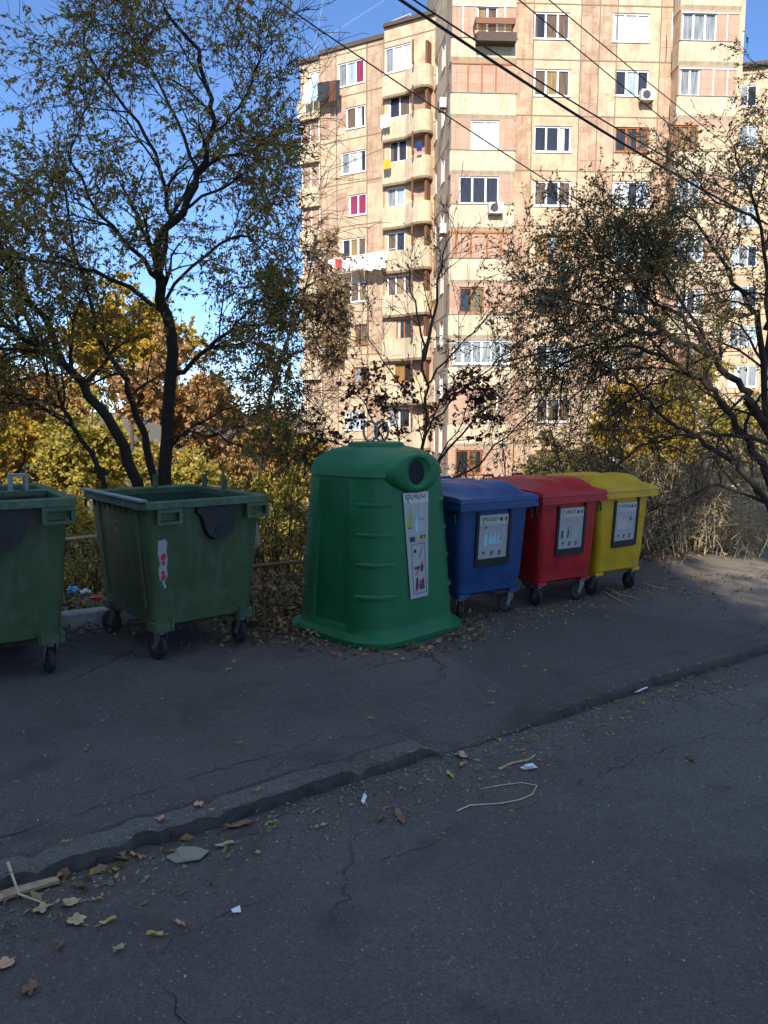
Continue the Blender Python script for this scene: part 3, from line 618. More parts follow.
cloth('towel', FWg, 392.5, 163, .5, .5, M['cloth_y'], 'yellow cloth hanging over a balcony edge of the wing', .7)
cloth('towel', FWg, 427, 147, .35, .5, M['cloth_n'], 'dark blue cloth on a curved corner balcony', 1.0)

# ------------------------------------------------------------------ overhead cables
def cable(P, r, label, sag=.25, group=None):
    b = MB(); a, c = P; pts = []
    for i in range(25):
        t = i / 24; q = a.lerp(c, t); q.z -= sag * 4 * t * (1 - t); pts.append(q)
    b.tube(pts, r, 5); props(b.build('overhead_cable', M['cable']), label, 'cable', group)
g_ = 'cables crossing the sky'
cable((atY(380, -14, 9), atY(800, 240, 16)), .019, 'thickest black overhead cable crossing the main facade', .15, g_)
cable((atY(396, -12, 9.2), atY(800, 226, 16)), .011, 'thinner black cable running just above the thickest cable', .15, g_)
cable((atY(262, -10, 13), atY(660, 250, 22)), .013, 'thin cable sloping from the top left sky past the wing to the main facade', .1, g_)
cable((atY(505, -12, 12), atY(790, 215, 24)), .010, 'upper thin cable slanting over the right windows', .1, g_)
cable((atY(535, -12, 12), atY(800, 198, 24)), .009, 'topmost thin cable slanting over the right windows', .1, g_)

# faint vapour trails
m, t_, b_ = newmat('vapour'); b_.inputs['Base Color'].default_value = (.9, .9, .9, 1); b_.inputs['Alpha'].default_value = .05
for P, r, lb in (([(270, 260), (292, 160), (310, 70), (325, -10)], 4, None), ([(200, 135), (250, 100), (330, 35), (400, -10)], 4, None)):
    b = MB(); b.tube([atY(x, y, 5200) for x, y in (P if lb is None else P)], r, 6); 
    o = b.build('vapour_trail', m); o['kind'] = 'structure'
#PART2
# ------------------------------------------------------------------ wheeled containers
def caster(parent, x, y, ztop, yaw, rw=.10, name='caster', hub='hubg', fork='zinc'):
    t = MB(); Mx = Matrix.Translation((x, y, 0)) @ Matrix.Rotation(yaw, 4, 'Z')
    # fork: top plate and two tapering cheeks trailing to the axle
    t.bx(-.05, .05, -.05, .05, ztop - .012, ztop); t.disc((0, 0, ztop - .02), (0, 0, 1), .032, .03, 12)
    for s in (-1, 1):
        t.loft([[Vector((xx + s * .0, yy, zz)) for xx, yy in ((s * .034, -.028 + q), (s * .041, -.028 + q), (s * .041, .03 + q2), (s * .034, .03 + q2))]
                for zz, q, q2 in ((ztop - .02, 0, 0), (ztop - .06, .0, .0), (rw + .01, .035, .012), (rw - .022, .045, .0))])
    t.disc((0, .045, rw), (1, 0, 0), .012, .10, 8)
    o = t.build(name, M[fork], parent, Mx)
    q = MB(); w_ = .024
    prof_ = [(-w_, rw * .62), (-w_, rw * .9), (-w_ * .7, rw), (w_ * .7, rw), (w_, rw * .9), (w_, rw * .62)]
    rings = [[Vector((px_, .045 + r_ * math.cos(2 * math.pi * k / 24), rw + r_ * math.sin(2 * math.pi * k / 24))) for k in range(24)] for px_, r_ in prof_]
    q.loft(rings, cap=False, smooth=True); q.build('wheel', M['rubber'], o)
    h = MB(); h.disc((0, .045, rw), (1, 0, 0), rw * .63, w_ * 1.5, 20); h.disc((0, .045, rw), (1, 0, 0), rw * .25, w_ * 2.4, 12); h.build('hub', M[hub], o)
    return o

def dark_shield(b, cx, z1, wd, ht, dep, y0=0, lean=.0):
    """the dark moulded pocket under the rim: wide at the top, narrowing to a round snout"""
    pts = [(-.5, 0), (-.5, -.18), (-.40, -.30), (-.34, -.62), (-.27, -.86), (-.12, -1), (.12, -1), (.27, -.86), (.34, -.62), (.40, -.30), (.5, -.18), (.5, 0)]
    r0 = [Vector((cx + x * wd, y0 + .002 + lean * (z * ht), z1 + z * ht)) for x, z in pts]
    r1 = [Vector((cx + x * wd * .95, y0 - dep + lean * (z * ht), z1 + z * ht * .97)) for x, z in pts]
    b.loft([r1, r0]); b.disc((cx, y0 - dep, z1 - ht * .72), (0, 1, 0), wd * .12, .04, 14)

def open_container(loc, rz, zs, label, group, lugs='post', sc=1):
    t = empty('wheeled_container', loc, rz, label, 'waste container', group, (sc, sc, zs))
    W, D = 1.06, 1.36; b = MB(); H0, H1 = .25, 1.19
    def ring(k, z, ins=0, r=.07): return rrect(W - .20 + .13 * k - ins, D - .26 + .19 * k - ins, r, z, 5)
    b.loft([ring(-.25, H0 - .0, .06), ring(0, H0 + .03), ring(.22, H0 + .24), ring(.235, H0 + .27, -.012), ring(1, H1)], cap=False, smooth=True, capstart=True)
    b.loft([ring(1, H1, .02), ring(0, .34, .04)], 1, cap=False); b.add(ring(0, .34, .04), [tuple(range(24))], 1)
    for s in (-1, 1):        # vertical stiffening ribs on the long sides
        for k in (-.42, .42):
            b.loft([[Vector((s * ((W - .20 + .13 * q) / 2 + o_), k + yy, z)) for yy, o_ in ((-.03, -.01), (-.02, .014), (.02, .014), (.03, -.01))] for q, z in ((.1, .40), (1, H1 - .02))])
    b.build('body', [M['g_green'], M['inside']], t)
    b = MB()                 # rim: wide flange with a turned-down edge
    o = [rrect(W - .07, D - .07, .07, H1 - .0, 5), rrect(W + .0, D + .0, .08, H1 + .0, 5), rrect(W + .025, D + .025, .08, H1 - .015, 5), rrect(W + .045, D + .045, .085, H1 - .012, 5),
         rrect(W + .03, D + .03, .085, H1 + .035, 5), rrect(W - .02, D - .02, .08, H1 + .045, 5), rrect(W - .10, D - .10, .06, H1 + .03, 5), rrect(W - .10, D - .10, .06, H1 - .02, 5)]
    b.loft(o, cap=False, smooth=False); b.build('rim', M['g_rim'], t)
    b = MB(); x = -W / 2 - .005           # scuffed pale strip with saw-tooth gussets along the left side
    b.bx(x - .03, x + .03, -D / 2 - .01, D / 2 + .01, H1 + .047, H1 + .062)
    b.build('rim_strip', M['g_worn'], t)
    for k in range(9):
        b = MB(); y = -.5 + k * .12; xx = -W / 2 + .045
        b.add([(xx, y, H1 - .01), (xx, y + .10, H1 - .01), (xx, y + .05, H1 - .10), (xx - .055, y, H1 - .01), (xx - .055, y + .10, H1 - .01), (xx - .03, y + .05, H1 - .03)],
              [(0, 1, 2), (3, 5, 4), (0, 3, 4, 1), (0, 2, 5, 3), (1, 4, 5, 2)]); b.build('gusset', M['g_green'], t)
    yf = -D / 2 - .0
    for cx in (-.34, .42):    # handle brackets below the rim
        b = MB(); w2 = .20; z = H1 - .028
        b.bx(cx - w2 / 2, cx + w2 / 2, yf - .035, yf + .01, z - .012, z + .012); b.bx(cx - w2 / 2 + .015, cx + w2 / 2 - .015, yf - .035, yf - .01, z - .10, z - .078)
        for s in (-1, 1): b.bx(cx + s * (w2 / 2 - .014) - .014, cx + s * (w2 / 2 - .014) + .014, yf - .036, yf + .02, z - .101, z - .013)
        b.bx(cx - w2 / 2 + .03, cx + w2 / 2 - .03, yf + .012, yf + .02, z - .075, z - .015); b.build('handle', M['g_green'], t)
    b = MB(); dark_shield(b, .09, H1 - .012, .40, .27, .045, -D / 2 + .05, .07); b.build('front_pocket', M['darkplastic'], t)
    if lugs == 'post':
        for x_, y_ in ((.12, D / 2 - .02), (W / 2 - .03, .42), (W / 2 - .02, .05)):
            b = MB(); b.loft([rrect(.045, .03, .01, z, 2, x_, y_) for z in (H1 + .04, H1 + .13, H1 + .15)]); b.disc((x_, y_, H1 + .12), (0, 1, 0), .012, .05, 8); b.build('hinge_post', M['g_green'], t)
    else:
        for x_ in (-.10, .30):
            b = MB(); y_ = .1; w2 = .12
            b.bx(x_ - w2 / 2, x_ + w2 / 2, y_ - .05, y_ + .05, H1 + .14, H1 + .16)
            for s in (-1, 1): b.bx(x_ + s * (w2 / 2 - .01) - .012, x_ + s * (w2 / 2 - .01) + .012, y_ - .05, y_ + .05, H1 + .03, H1 + .139)
            b.build('hinge_loop', M['g_worn'], t)
        b = MB(); b.bx(-.48, .48, .04, .16, H1 + .0, H1 + .035); b.build('hinge_bar', M['g_green'], t)
    for x_, y_, a in ((-.36, -.50, .35), (.36, -.50, .1), (-.36, .50, .5), (.36, .5, 0)):
        b = MB(); b.loft([rrect(.17, .19, .02, z, 2, x_, y_) for z in (.235, .30)]); 
        for s in (-1, 1): b.bx(x_ + s * .06 - .008, x_ + s * .06 + .008, y_ - .105, y_ - .09, .24, .34)
        b.build('caster_mount', M['g_green'], t)
        caster(t, x_, y_, .235, a, .098)
    return t
gr = 'open green wheeled containers'
c2 = open_container((-1.86, 6.76, 0), R(39), 1.07, 'open green container with a torn red and white sticker, left of the bell', gr, 'post', 1.03)
c1 = open_container((-3.24, 6.03, 0), R(33), 1.12, 'green wheeled container cut by the left edge, with pale metal hinge loops on its rim', gr, 'loop', 1.16)
# torn sticker on the front left corner of the second container
def face_pt(x, z, out=.004):      # front face of the open container at height z
    k = (z - .25) / .94; return (x, -(1.36 - .26 + .19 * k) / 2 - out, z)
b = MB(); pl = [(-.02, .42), (.035, .43), (.05, .40), (.043, .33), (.052, .25), (.046, .17), (.055, .10), (.03, .04), (.046, .0), (.03, -.02), (.012, .05), (-.006, .07), (-.014, .15), (-.005, .22), (-.02, .3)]
V = [face_pt(-.385 + x * 1.1, .58 + z * .85, .004 + 14 * max(0, .0 - 0)) for x, z in pl]; b.add(V, [tuple(range(len(V)))], 0)
for cx_, cz_, r_ in ((.02, .27, .025), (.022, .22, .018), (.022, .09, .024), (.02, .13, .014)):
    V = [face_pt(-.385 + cx_ + r_ * math.cos(a) * random.uniform(.6, 1.2), (.58 + cz_ * .85) + 1.2 * r_ * math.sin(a) * random.uniform(.7, 1.1), .010) for a in [i * math.pi / 5 for i in range(10)]]; b.add(V, [tuple(range(10))], 1)
o = b.build('torn_sticker', [M['paper'], M['inkr']], c2)
b = MB(); 
for _ in range(16):
    y_ = random.uniform(-.05, .2); z_ = random.uniform(.93, 1.02); l_ = random.uniform(.03, .1)
    xx = -(1.06 - .20 + .13 * ((z_ - .25) / .94)) / 2 - .006; b.quad((xx, y_, z_), (xx, y_ + l_, z_ + .01), (xx, y_ + l_, z_ + .022), (xx, y_, z_ + .012))
b.build('paint_marks', M['pinkgraf'], c2)
for i in range(9):
    b = MB(); b.disc((.40 + .012 * (i % 2), -.60 - .02 * (i / 9) + .0, .62 + i * .045), (0, 1, 0), .006, .03, 6); b.build('rivet', M['zinc'], c2)
# rag hanging on the right rim of the second container
b = MB(); rr = []
for z, w_, d_ in ((1.22, .05, .03), (1.15, .075, .05), (1.0, .07, .05), (.85, .10, .06), (.75, .12, .07), (.70, .06, .04)):
    rr.append([Vector((w_ * math.cos(a) * (1 + .2 * math.sin(3 * a + z * 9)), d_ * math.sin(a), z)) for a in [i * math.pi / 6 for i in range(12)]])
b.loft(rr, smooth=True); o = b.build('hanging_rag', M['rag'], None, Matrix.Translation((c2.location.x, c2.location.y, 0)) @ Matrix.Rotation(R(39), 4, 'Z') @ Matrix.Translation((.62, -.22, .05)))
props(o, 'grubby tan rag hanging from the right rim of the green container with the sticker', 'rag')

def ftext(s, size):
    cu = bpy.data.curves.new('t', 'FONT'); cu.body = s; cu.size = size; cu.align_x = 'CENTER'; cu.align_y = 'CENTER'; cu.offset = size * .02
    o = bpy.data.objects.new('t', cu); COL.objects.link(o); dg = bpy.context.evaluated_depsgraph_get(); dg.update()
    me = bpy.data.meshes.new_from_object(o.evaluated_get(dg)); V = [v.co.copy() for v in me.vertices]; Fs = [tuple(p.vertices) for p in me.polygons]
    bpy.data.objects.remove(o); bpy.data.curves.remove(cu); bpy.data.meshes.remove(me); return V, Fs
PM = [M['paper'], M['paperw'], M['ink'], M['inkg'], M['inkb'], M['inkn'], M['inky'], M['inkr'], M['inkp'], M['inkgr'], M['inkdg']]
class Poster:
    def __init__(s): s.b = MB(); s.k = 0
    def poly(s, P, m, lv): s.b.add([(x, -.0012 * lv, z) for x, z in P], [tuple(range(len(P)))], m)
    def rect(s, x0, x1, z0, z1, m, lv): s.poly([(x0, z0), (x1, z0), (x1, z1), (x0, z1)], m, lv)
    def bar(s, x0, z0, x1, z1, w_, m, lv):
        d = Vector((x1 - x0, z1 - z0)).normalized(); n = Vector((-d.y, d.x)) * w_ / 2; s.poly([(x0 - n.x, z0 - n.y), (x1 - n.x, z1 - n.y), (x1 + n.x, z1 + n.y), (x0 + n.x, z0 + n.y)], m, lv)
    def text(s, t, x, z, size, m, lv, sx=1):
        V, Fs = ftext(t, size); s.b.add([(x + v.x * sx, -.0012 * lv, z + v.y) for v in V], Fs, m)
    def ell(s, x, z, a, c, m, lv): s.poly([(x + a * math.cos(t), z + c * math.sin(t)) for t in [i * math.pi / 8 for i in range(16)]], m, lv)
    def bottle(s, x, z, h, w_, m, lv, tilt=0):
        P = [(-.5, 0), (.5, 0), (.5, .55), (.18, .72), (.18, 1), (-.18, 1), (-.18, .72), (-.5, .55)]
        s.poly([(x + a * w_ + tilt * c * h, z + c * h) for a, c in P], m, lv)
def pictos(P, z, xs, s_, reds):
    for i, x in enumerate(xs):
        P.ell(x - .2 * s_, z + .1 * s_, .22 * s_, .24 * s_, 2, 3); P.bar(x - .1 * s_, z - .5 * s_, x + .35 * s_, z + .35 * s_, .12 * s_, 7 if i in reds else 10, 4)
        P.rect(x - .5 * s_, x - .1 * s_, z - .5 * s_, z - .2 * s_, 2 if i in reds else 9, 3)
def bin_poster(parent, kind, text, x, z, y, lean, w_=.40, h=.42):
    b = MB(); f_ = .035
    b.bx(-w_ / 2 - f_, -w_ / 2, -.016, .0, -h / 2 - .07, h / 2 + .03); b.bx(w_ / 2, w_ / 2 + f_, -.016, .0, -h / 2 - .06, h / 2 + .09)
    b.bx(-w_ / 2, w_ / 2, -.016, .0, -h / 2 - .07, -h / 2 - .001)
    Mx = Matrix.Translation((x, y, z)) @ Matrix.Rotation(lean, 4, 'X')
    fo = b.build('poster_frame', M['black'], parent, Mx)
    P = Poster(); P.rect(-w_ / 2, w_ / 2, -h / 2, h / 2, 0, 1); P.rect(-w_ / 2, w_ / 2, h / 2 - .095, h / 2, 1, 2)
    P.poly([(-.165, h / 2 - .02), (-.125, h / 2 - .02), (-.13, h / 2 - .05), (-.145, h / 2 - .07), (-.16, h / 2 - .05)], 10, 3); P.ell(-.145, h / 2 - .04, .011, .011, 1, 4)
    P.rect(-.155, -.13, h / 2 - .088, h / 2 - .078, 5, 3)
    P.text(text, -.02, h / 2 - .045, .050, 2, 3, .92); 
    P.rect(.085, .118, h / 2 - .065, h / 2 - .030, 5, 3); P.rect(.125, .14, h / 2 - .06, h / 2 - .033, 6, 3); P.rect(.147, .178, h / 2 - .065, h / 2 - .030, 5, 3); P.bar(.15, h / 2 - .06, .176, h / 2 - .045, .008, 6, 4)
    for i in range(3): P.rect(-.10, .06, h / 2 - .084 - i * .0, h / 2 - .078, 9, 3) if i == 0 else None
    P.rect(.13, .155, .05, .085, 9, 3)
    if kind == 'plastic':
        P.bottle(-.10, -.09, .17, .045, 4, 3); P.ell(-.1, .09, .011, .011, 2, 4); P.bottle(-.035, -.075, .13, .045, 4, 3); P.bottle(.02, -.075, .12, .05, 4, 3); P.bottle(.07, -.075, .12, .035, 4, 3); P.ell(.105, -.03, .008, .01, 2, 3); P.bottle(.11, -.075, .05, .025, 1, 3)
    elif kind == 'metal':
        P.rect(-.15, -.12, -.10, -.02, 2, 3); P.rect(-.11, -.085, -.10, -.01, 9, 3); P.bottle(-.04, -.10, .12, .022, 5, 3); P.bottle(.01, -.085, .10, .035, 3, 3); P.rect(-.03, -.015, .02, .04, 8, 3); P.rect(.055, .14, -.07, -.06, 9, 3); P.rect(.055, .14, -.09, -.08, 9, 3)
    else:
        for i, (xx, zz, mm) in enumerate([(-.12, -.02, 8), (-.07, -.01, 8), (-.02, -.03, 8), (.03, -.02, 9)]): P.rect(xx - .02, xx + .02, zz - .06, zz + .07, mm, 3)
        P.poly([(.075, .03), (.105, .06), (.12, .02), (.09, .0)], 7, 3); P.rect(.07, .13, -.08, -.03, 9, 3)
    pictos(P, -.155, (-.11, .0, .11), .055, (1, 2))
    P.b.build('poster', PM, fo)

def lidded_bin(loc, rz, sc, mat, label, kind, text, px_, yaws):
    t = empty('wheeled_bin', loc, rz, label, 'recycling bin', 'coloured lidded recycling bins', (sc, sc, 1.03))
    W, D, H0, H1 = .98, 1.22, .27, 1.12; b = MB()
    def ring(k, z, ins=0, r=.07): return rrect(W - .14 + .11 * k - ins, D - .18 + .14 * k - ins, r, z, 5)
    b.loft([ring(-.25, H0 - .03, .05), ring(0, H0), ring(.12, H0 + .10), ring(.13, H0 + .115, -.01), ring(.93, H1 - .06), ring(.95, H1 - .055, -.02), ring(1, H1, -.02)], smooth=True)
    b.build('body', mat, t)
    b = MB(); nx, ny = 22, 16; V = []       # lid: overhanging lip, sloping front, raised moulded pads
    def lz(u, v):
        x, y = u * 2 - 1, v * 2 - 1
        z = H1 + .05 + .105 * sm(-1.1, -.45, y) * (1 - .25 * sm(.3, 1, y)) - .075 * sm(.70, 1.02, abs(x)) * sm(-1, -.5, y)
        pad = sm(.12, .2, abs(x)) * (1 - sm(.68, .78, abs(x))) * sm(-.85, -.7, y) * (1 - sm(-.05, .05, y)); z += .026 * pad
        pad2 = (1 - sm(.60, .7, abs(x))) * sm(.15, .25, y) * (1 - sm(.8, .9, y)); return z + .02 * pad2
    L, Wd = D + .09, W + .055
    for j in range(ny + 1):
        for i in range(nx + 1): V.append(((i / nx - .5) * Wd, (j / ny - .5) * L, lz(i / nx, j / ny)))
    b.add(V, [(j * (nx + 1) + i, j * (nx + 1) + i + 1, (j + 1) * (nx + 1) + i + 1, (j + 1) * (nx + 1) + i) for j in range(ny) for i in range(nx)], smooth=True)
    rim = [i for i in range(nx + 1)] + [(j + 1) * (nx + 1) - 1 for j in range(1, ny + 1)] + [ny * (nx + 1) + i for i in range(nx - 1, -1, -1)] + [j * (nx + 1) for j in range(ny - 1, 0, -1)]
    A = [Vector(V[i]) for i in rim]
    def off(o_, dz): return [Vector((p.x * (1 + o_ / Wd * 2), p.y * (1 + o_ / L * 2), (p.z if dz is None else dz))) for p in A]
    b.loft([off(0, None), off(.012, H1 + .03), off(.014, H1 + .018), off(.004, H1 + .014), off(.006, H1 - .018), off(.014, H1 - .022), off(.014, H1 - .052), off(-.006, H1 - .052), off(-.05, H1 + .0)], cap=False)
    b.add(off(-.05, H1 + .001), [tuple(range(len(A)))]); b.build('lid', mat, t)
    for xx in (-.28, .22):                   # lid grips on the rear edge
        h = MB(); h.tube([(xx - .09, D / 2 - .02, H1 + .12), (xx - .07, D / 2 + .0, H1 + .165), (xx + .07, D / 2, H1 + .165), (xx + .09, D / 2 - .02, H1 + .12)], .016, 7); h.build('handle', mat, t)
    for s in (-1, 1):                         # side lifting pins
        h = MB(); h.disc((s * (W / 2 + .01), -.05, H1 - .12), (1, 0, 0), .035, .09, 14); h.build('lifting_pin', M['zinc'], t)
        h = MB(); h.tube([(s * (W / 2 - .01), -D / 2 + .08, H1 - .07), (s * (W / 2 + .035), -D / 2 + .05, H1 - .09), (s * (W / 2 + .03), -D / 2 + .04, H1 - .17)], .011, 6); h.build('lid_clip', M['black'], t)
    yfz = lambda z: -(D - .18 + .14 * ((z - .27) / .85)) / 2
    bin_poster(t, kind, text, px_, .80, yfz(.80) - .006, .082)
    for (x_, y_, a, r_) in ((-.35, -.44, yaws[0], .095), (.35, -.44, yaws[1], .095), (-.33, .42, .5, .095), (.33, .42, 1.2, .095)):
        m_ = MB(); m_.loft([rrect(.15, .15, .02, z, 2, x_, y_) for z in (.225, .262)]); m_.build('caster_mount', mat, t); caster(t, x_, y_, .225, a, r_)
    return t
lidded_bin((.80, 7.88, 0), R(32), .92, M['blue'], 'blue wheeled bin with closed lid and a plastics poster, beside the bell container', 'plastic', 'ՊԼԱՍՏԻԿ', -.02, (-.5, 1.0))
lidded_bin((1.68, 8.43, 0), R(32), .885, M['red'], 'red wheeled bin with closed lid, between the blue and the yellow bin', 'metal', 'ՄԵՏԱՂ', .02, (.1, 1.1))
lidded_bin((2.41, 8.95, 0), R(33), .87, M['yellow'], 'yellow wheeled bin with closed lid at the right end of the row', 'paper', 'ԹՈՒՂԹ', .03, (.3, 0))

# ------------------------------------------------------------------ green bell container
bt = empty('bell_container', (-.075, 7.2, 0), R(45), 'tall emerald green bell shaped glass container with a round hole and a narrow sticker', 'bell container')
def bring(s, r, z, n=8, groove=0):
    P = rrect(s, s, r, z, n)
    if groove:      # vertical recess on the face that looks front-left (local -x), towards its front end
        out = []
        for p in P: out.append(p)
        return out
    return P
b = MB()
prof_b = [(.085, 1.225, .34), (.10, 1.21, .34), (.5, 1.165, .33), (1.0, 1.10, .32), (1.42, 1.035, .31), (1.50, 1.02, .31)]
def bell_ring(z, s, r):
    # explicit outline so that the channels can be cut into the flat faces
    a = s / 2; f_ = a - r; ch = .024; P = []
    for q in range(4):
        ang = q * math.pi / 2
        for k in range(9):
            t = -math.pi / 4 * 0 + k / 8 * math.pi / 2
            P.append((Vector((f_ + r * math.cos(t), f_ + r * math.sin(t), z)), ang))
        # flat face from this corner to the next: recessed panel
        w2 = f_
        for x, dep in ((w2 * .92, 0), (w2 * .80, ch), (-w2 * .80, ch), (-w2 * .92, 0)):
            P.append((Vector((x, a - dep, z)), ang))
    return [Matrix.Rotation(a_, 3, 'Z') @ p for p, a_ in P]
def fl(z, s, r, flat_=False):
    P = bell_ring(z, s, r)
    if flat_:
        a = s / 2; Q = []
        for i, p in enumerate(P): Q.append(p)
        n = 13
        for q in range(4):
            for k in (10, 11): 
                d = Matrix.Rotation(q * math.pi / 2, 3, 'Z') @ Vector((0, .024, 0)); Q[q * n + k] = Q[q * n + k] + d
        return Q
    return P
rings = [fl(.085, 1.235, .34, True), fl(.13, 1.205, .34, True), fl(.16, 1.20, .34), fl(.5, 1.16, .33), fl(1.0, 1.10, .32), fl(1.38, 1.045, .31), fl(1.44, 1.035, .31, True), fl(1.46, 1.03, .31, True)]
for q in rings:           # the face with the sticker (local -y) stays flat
    for k in (10, 11):
        i = 2 * 13 + k; a_ = q[i]; s_ = q[2 * 13 + 9]; q[i] = Vector((a_.x, s_.y, a_.z))
b.loft(rings, cap=False, smooth=True)
dome = []
for k in range(8):
    t = k / 7 * R(80); sc = math.cos(t) ** 1.15
    s_ = .42 + (1.045 - .42) * sc if k < 8 else .42
    dome.append(fl(1.46 + .028 * (k > 0) + .225 * math.sin(t), s_ * (1.015 if k == 0 else 1), .31 * (s_ / 1.03), True))
b.loft(dome, cap=True, smooth=True)
b.build('body', M['bell'], bt)
b = MB(); b.loft([rrect(1.36, 1.36, .36, z, 8) if z < .06 else rrect(1.34 - (z - .06) * 3, 1.34 - (z - .06) * 3, .36, z, 8) for z in (.004, .05, .075, .10)]); b.build('base_skirt', M['bell'], bt)
b = MB(); b.loft([[Vector((.22 * math.cos(a) * q, .22 * math.sin(a) * q, z)) for a in [i * math.pi / 12 for i in range(24)]] for z, q in ((1.66, 1.25), (1.72, 1.2), (1.745, 1.15), (1.75, 1.0))], smooth=False); b.build('top_collar', M['bell'], bt)
for s in (-1, 1):        # two lifting rings
    b = MB(); c_ = Vector((.075 * s * .7, -.075 * s * .7 * 0, 1.84)); n_ = 18
    b.tube([Vector((c_.x + .085 * math.cos(t) * .72, .085 * math.cos(t) * .72 * 0 + .03 * s, 1.845 + .095 * math.sin(t))) for t in [i * 2 * math.pi / n_ for i in range(n_ + 1)]], .012, 8, M=Matrix.Rotation(R(-45), 4, 'Z')); b.build('lifting_ring', M['zinc'], bt)
for q in range(4):       # horizontal moulded ledges on the rounded corners
    for z in (.42, .70, .96, 1.22):
        s_ = 1.205 - (z - .13) * .13; a = s_ / 2; r = .33 - .01; f_ = a - r; b = MB(); outer = []; N_ = 9
        for k in range(N_):
            t = R(8) + k / (N_ - 1) * R(74); e_ = .018 * math.sin(math.pi * (k / (N_ - 1))) ** .4
            outer.append((t, e_))
        def rg(dz, ee): return [Vector((f_ + (r + ee * (e / .018 if ee > 0 else 1)) * math.cos(t), f_ + (r + ee * (e / .018 if ee > 0 else 1)) * math.sin(t), z + dz)) for t, e in outer]
        A_, B_, C_, D_ = rg(.028, -.012), rg(.010, .016), rg(-.006, .018), rg(-.012, -.012)
        V = A_ + B_ + C_ + D_; fs = [(j * N_ + i, j * N_ + i + 1, (j + 1) * N_ + i + 1, (j + 1) * N_ + i) for j in range(3) for i in range(N_ - 1)]
        b.add(V, fs, M=Matrix.Rotation(q * math.pi / 2, 4, 'Z'), smooth=True); b.build('moulded_ledge', M['bell'], bt)
# hood with the throw-in hole on the sticker face (local -y); leans with the face
hz = 1.50
def arch(sc, y, dz=0, low=-.24):
    P = [(-.33 * sc, low), (-.33 * sc, -.06)] + [(.33 * sc * -math.cos(t), -.06 + .245 * sc * math.sin(t)) for t in [i * math.pi / 12 for i in range(1, 12)]] + [(.33 * sc, -.06), (.33 * sc, low)]
    return [Vector((x, y, hz + z + dz)) for x, z in P]
b = MB(); yf = -.562; n_ = 32
A = [Vector((.30 * math.cos(a), .0, .165 * math.sin(a))) for a in [i * 2 * math.pi / n_ for i in range(n_)]]
def er(rx, rz_, y, cz=0): return [Vector((-.03 + rx * math.cos(a), y, hz - .01 + cz + rz_ * math.sin(a))) for a in [-i * 2 * math.pi / n_ for i in range(n_)]]
b.loft([er(.40, .17, .10, -.05), er(.37, .185, -.36, -.03), er(.33, .18, -.50, -.015), er(.285, .172, yf + .012, -.005), er(.25, .16, yf, 0), er(.165, .142, yf - .004), er(.155, .132, yf + .004), er(.120, .118, yf + .016), er(.105, .110, yf + .020)], cap=False, smooth=True)
b.build('hood', M['bell'], bt)
b = MB(); b.add(er(.106, .111, yf + .0205), [tuple(range(n_))], 0); b.build('throw_in_hole', M['bellhole'], bt)  # shallow near-black disc, its colour stands in for the hole's shaded depth
# sticker
P = Poster(); PMx = 0
P.poly([(-.125, -.47), (.105, -.47), (.165, .47), (-.165, .47)], 0, 1)
P.poly([(-.159, .375), (.159, .375), (.165, .47), (-.165, .47)], 1, 2)
P.poly([(-.14, .455), (-.075, .455), (-.08, .425), (-.107, .395), (-.135, .425)], 10, 3); P.poly([(-.12, .445), (-.094, .445), (-.107, .415)], 1, 4); P.rect(-.122, -.088, .38, .39, 5, 3)
P.text('ԱՊԱԿԻ', .038, .425, .058, 2, 3, 1.0)
P.bottle(-.095, .155, .195, .055, 3, 3, .12); P.bottle(-.095, .155, .012, .055, 2, 4, .12); P.bottle(-.01, .115, .16, .04, 4, 3); P.bottle(.055, .23, .12, .045, 9, 3, .0); P.rect(.04, .09, .225, .232, 2, 4)
P.rect(-.105, -.035, .035, .08, 5, 3); P.rect(-.012, .012, .035, .08, 6, 3); P.rect(.035, .10, .05, .085, 5, 3); P.poly([(.05, .04), (.11, .045), (.10, .055), (.05, .055)], 6, 4); P.ell(.068, .067, .014, .012, 3, 5)
x0, x1, z0, z1 = -.085, .085, -.43, .01
for a in ((x0, z0, x1, z0), (x0, z1, x1, z1), (x0, z0, x0, z1), (x1, z0, x1, z1), (x0, -.135, x1, -.135), (x0, -.285, x1, -.285)): P.bar(*a, .005, 9 if a[1] in (-.135, -.285) else 2, 3)
P.ell(-.045, -.05, .018, .018, 2, 3); P.bar(.005, -.11, .055, -.02, .012, 10, 3); P.bar(-.015, -.11, -.01, -.08, .006, 9, 3)
P.bar(-.06, -.205, .02, -.20, .022, 2, 3); P.bar(.03, -.24, .05, -.18, .028, 2, 3); P.bar(-.05, -.265, .05, -.155, .014, 7, 4)
P.bar(-.04, -.40, -.03, -.31, .03, 2, 3); P.rect(.0, .03, -.40, -.32, 2, 3); P.rect(.035, .06, -.40, -.31, 2, 3); P.ell(-.03, -.30, .013, .013, 2, 3); P.bar(-.055, -.41, .05, -.30, .014, 7, 4)
P.b.build('sticker', PM, bt, Matrix.Translation((-.035, -.5685, .845)) @ Matrix.Rotation(-R(3.75), 4, 'X'))

